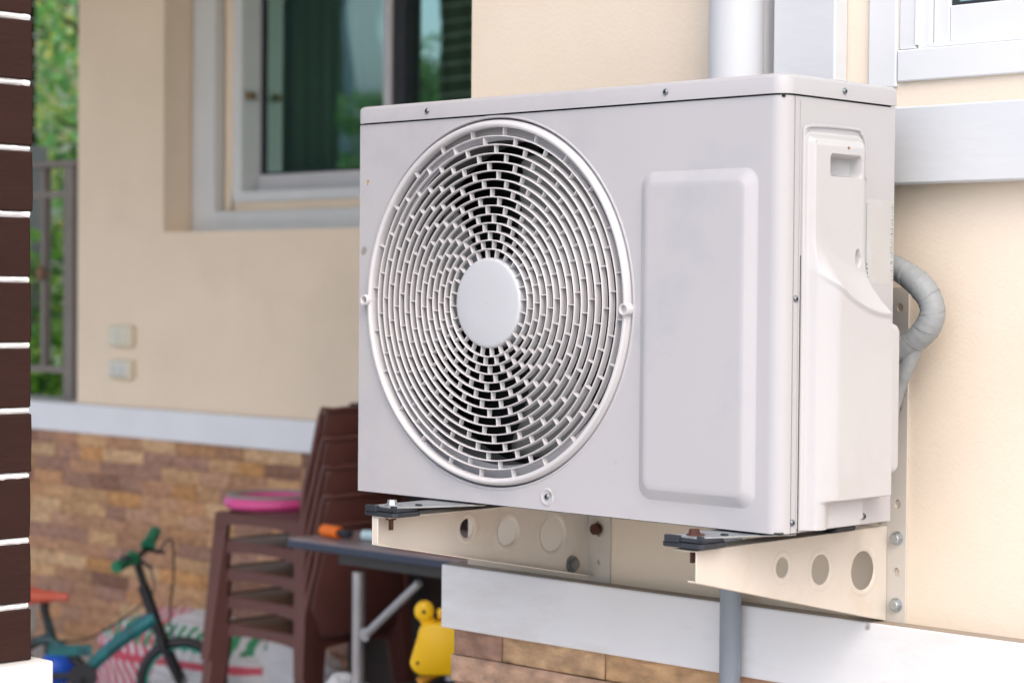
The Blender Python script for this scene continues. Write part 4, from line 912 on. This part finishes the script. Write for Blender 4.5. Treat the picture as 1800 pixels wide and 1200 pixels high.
# ------------------------------------------------------------------ child's bicycle
u = Vector((.7221, .6917, 0)).normalized(); bk = thing('bicycle', (-3.822, 2.017, G), 'small teal and black child bicycle with green grips on the porch', 'bicycle', rz=math.atan2(u.y, u.x))
BLK = mat('bike_black', (.014, .014, .018), .45); TEAL = mat('teal_frame_paint', (.008, .135, .15), .35, var=.6, vscale=16, dirt=(.01, .01, .015), dscale=22, damt=.95); GRN = mat('green_grip', (.006, .17, .085), .5)
def wheel(x):
    t = obj('wheel', (lambda b: (lathe(b, [(.128 + .018 * math.cos(R(a)), .019 * math.sin(R(a))) for a in range(0, 361, 30)], (0, 0, 0), 'Y', 56), b)[1])(bmesh.new()), BLK, bk, smooth=True, angle=80); t.location = (x, 0, .148)
    b = bmesh.new(); lathe(b, [(.117, -.010), (.108, -.010), (.106, 0), (.108, .010), (.117, .010)], (0, 0, 0), 'Y', 56); o = obj('rim', b, mat('teal_rim', (.02, .36, .28), .4), t, smooth=True, angle=60)
    b = bmesh.new(); disc_prism(b, (0, -.035, 0), (0, 1, 0), .014, .07, 14)
    for k in range(16):
        a = R(22.5 * k); tube(b, [(.012 * math.cos(a), .01 * (-1) ** k, .012 * math.sin(a)), (.108 * math.cos(a), 0, .108 * math.sin(a))], .0013, n=5)
    obj('spokes', b, STEEL, t, smooth=True)
wheel(0); wheel(-.60)
fr_ = bmesh.new()
tube(fr_, bez([(-.085, 0, .355), (-.17, 0, .30), (-.26, 0, .225), (-.31, 0, .17)], 6), None, n=14, rfun=lambda s: .026 - .006 * s)
obj('frame', fr_, TEAL, bk, smooth=True, angle=80); fr_ = bmesh.new()
tube(fr_, bez([(-.31, 0, .19), (-.38, 0, .255), (-.46, 0, .275), (-.60, 0, .16)], 6), .016, n=12); tube(fr_, [(-.40, 0, .24), (-.44, 0, .38)], .014, n=10); tube(fr_, [(-.31, 0, .17), (-.60, .03, .148)], .010, n=10)
obj('rear_frame', fr_, mat('black_teal_paint', (.014, .014, .018), .4, dirt=(.01, .16, .18), dscale=9, damt=.9), bk, smooth=True, angle=80)
obj('chain_guard', B(-.42, -.28, -.036, -.030, .235, .27), TEAL, bk, bevel=.002)
b = bmesh.new(); tube(b, [(-.125, 0, .455), (-.070, 0, .300)], .019, n=14); disc_prism(b, (-.066, -.05, .29), (0, 1, 0), .014, .10, 12)
for s in (-1, 1): tube(b, bez([(-.066, s * .036, .300), (-.035, s * .036, .22), (0, s * .036, .148)], 5), .0115, n=10)
tube(b, [(-.118, 0, .44), (-.150, 0, .545)], .013, n=12)
obj('fork', b, BLK, bk, smooth=True, angle=80)
b = bmesh.new(); tube(b, bez([(-.165, -.13, .56), (-.150, -.06, .545), (-.145, 0, .545), (-.130, .06, .56), (-.115, .12, .59)], 6), .010, n=10)
hb = obj('handlebar', b, BLK, bk, smooth=True, angle=80)
for p0, p1 in (((-.150, -.06, .548), (-.185, -.145, .530)), ((-.122, .07, .575), (-.110, .14, .612))):
    b = bmesh.new(); tube(b, [p0, p1], .0185, n=14); p = Vector(p1) ; disc_prism(b, Vector(p0), (Vector(p0) - Vector(p1)), .024, .006, 14); o = obj('grip', b, GRN, hb, smooth=True, angle=50)
for pq in ([(-.13, -.05, .545), (-.085, -.08, .52)], [(-.115, .06, .56), (-.07, .08, .55)]):
    b = bmesh.new(); tube(b, pq, .006, n=8); obj('brake_lever', b, BLK, hb, smooth=True)
b = bmesh.new(); tube(b, bez([(-.09, .03, .55), (-.04, .02, .60), (-.028, 0, .50), (-.04, 0, .36), (-.03, .02, .28)], 8), .0035, n=6); tube(b, bez([(-.09, -.06, .52), (-.09, -.02, .44), (-.16, 0, .37), (-.30, 0, .285), (-.42, 0, .275)], 8), .0030, n=6)
obj('brake_cable', b, BLK, bk, smooth=True)
b = bmesh.new(); tube(b, bez([(-.362, 0, .415), (-.41, 0, .417), (-.47, 0, .420), (-.54, 0, .425)], 6), None, n=16, rfun=lambda s: .018 + .045 * max(0, s - .25) ** 1.0)
for v in b.verts: v.co.z = .418 + (v.co.z - .418) * .75
obj('saddle', b, mat('orange_saddle', lin(205, 95, 75), .4), bk, smooth=True, angle=80)
b = bmesh.new(); tube(b, [(-.44, 0, .37), (-.445, 0, .42)], .011, n=10); obj('seat_post', b, BLK, bk, smooth=True); b = bmesh.new(); disc_prism(b, (-.31, -.03, .165), (0, 1, 0), .045, .012, 24); tube(b, [(-.31, -.045, .165), (-.345, -.050, .10)], .008, n=8); obj('crank', b, BLK, bk, smooth=True)
b = bmesh.new(); box(b, -.385, -.305, -.095, -.045, .09, .108); obj('pedal', b, BLK, bk, bevel=.004)
# grey cloth hung over a small post of the low garden seat at the far left
b = bmesh.new(); n1, n2 = 26, 20; gr = []
for j in range(n2 + 1):
    row = []
    for i in range(n1 + 1):
        s = i / n1; v = j / n2
        row.append(b.verts.new((-.14 + .20 * s - .05 * v * s + .01 * math.sin(v * 9), .016 * math.sin(s * 15 + v * 2) * v - .03 * v, .30 - .30 * v * (.55 + .4 * math.sin(s * 3.2)))))
    gr.append(row)
for j in range(n2):
    for i in range(n1): b.faces.new((gr[j][i], gr[j][i + 1], gr[j + 1][i + 1], gr[j + 1][i]))
cl = thing('clothes_rack', (-5.06, 2.27, G), 'grey cloth draped over a low rack beside the near pillar', 'rack')
o = obj('cloth', b, mat('grey_beige_cloth', (.30, .26, .23), .9, var=.15), cl, smooth=True, angle=180); o.modifiers.new('t', 'SOLIDIFY').thickness = .006; o.rotation_euler = (0, 0, R(40))
b = bmesh.new(); tube(b, [(-.20, -.10, 0), (-.20, -.10, .285), (.0, .07, .285), (.0, .07, 0)], .010, n=8); obj('rack_frame', b, BLK, cl, smooth=True)
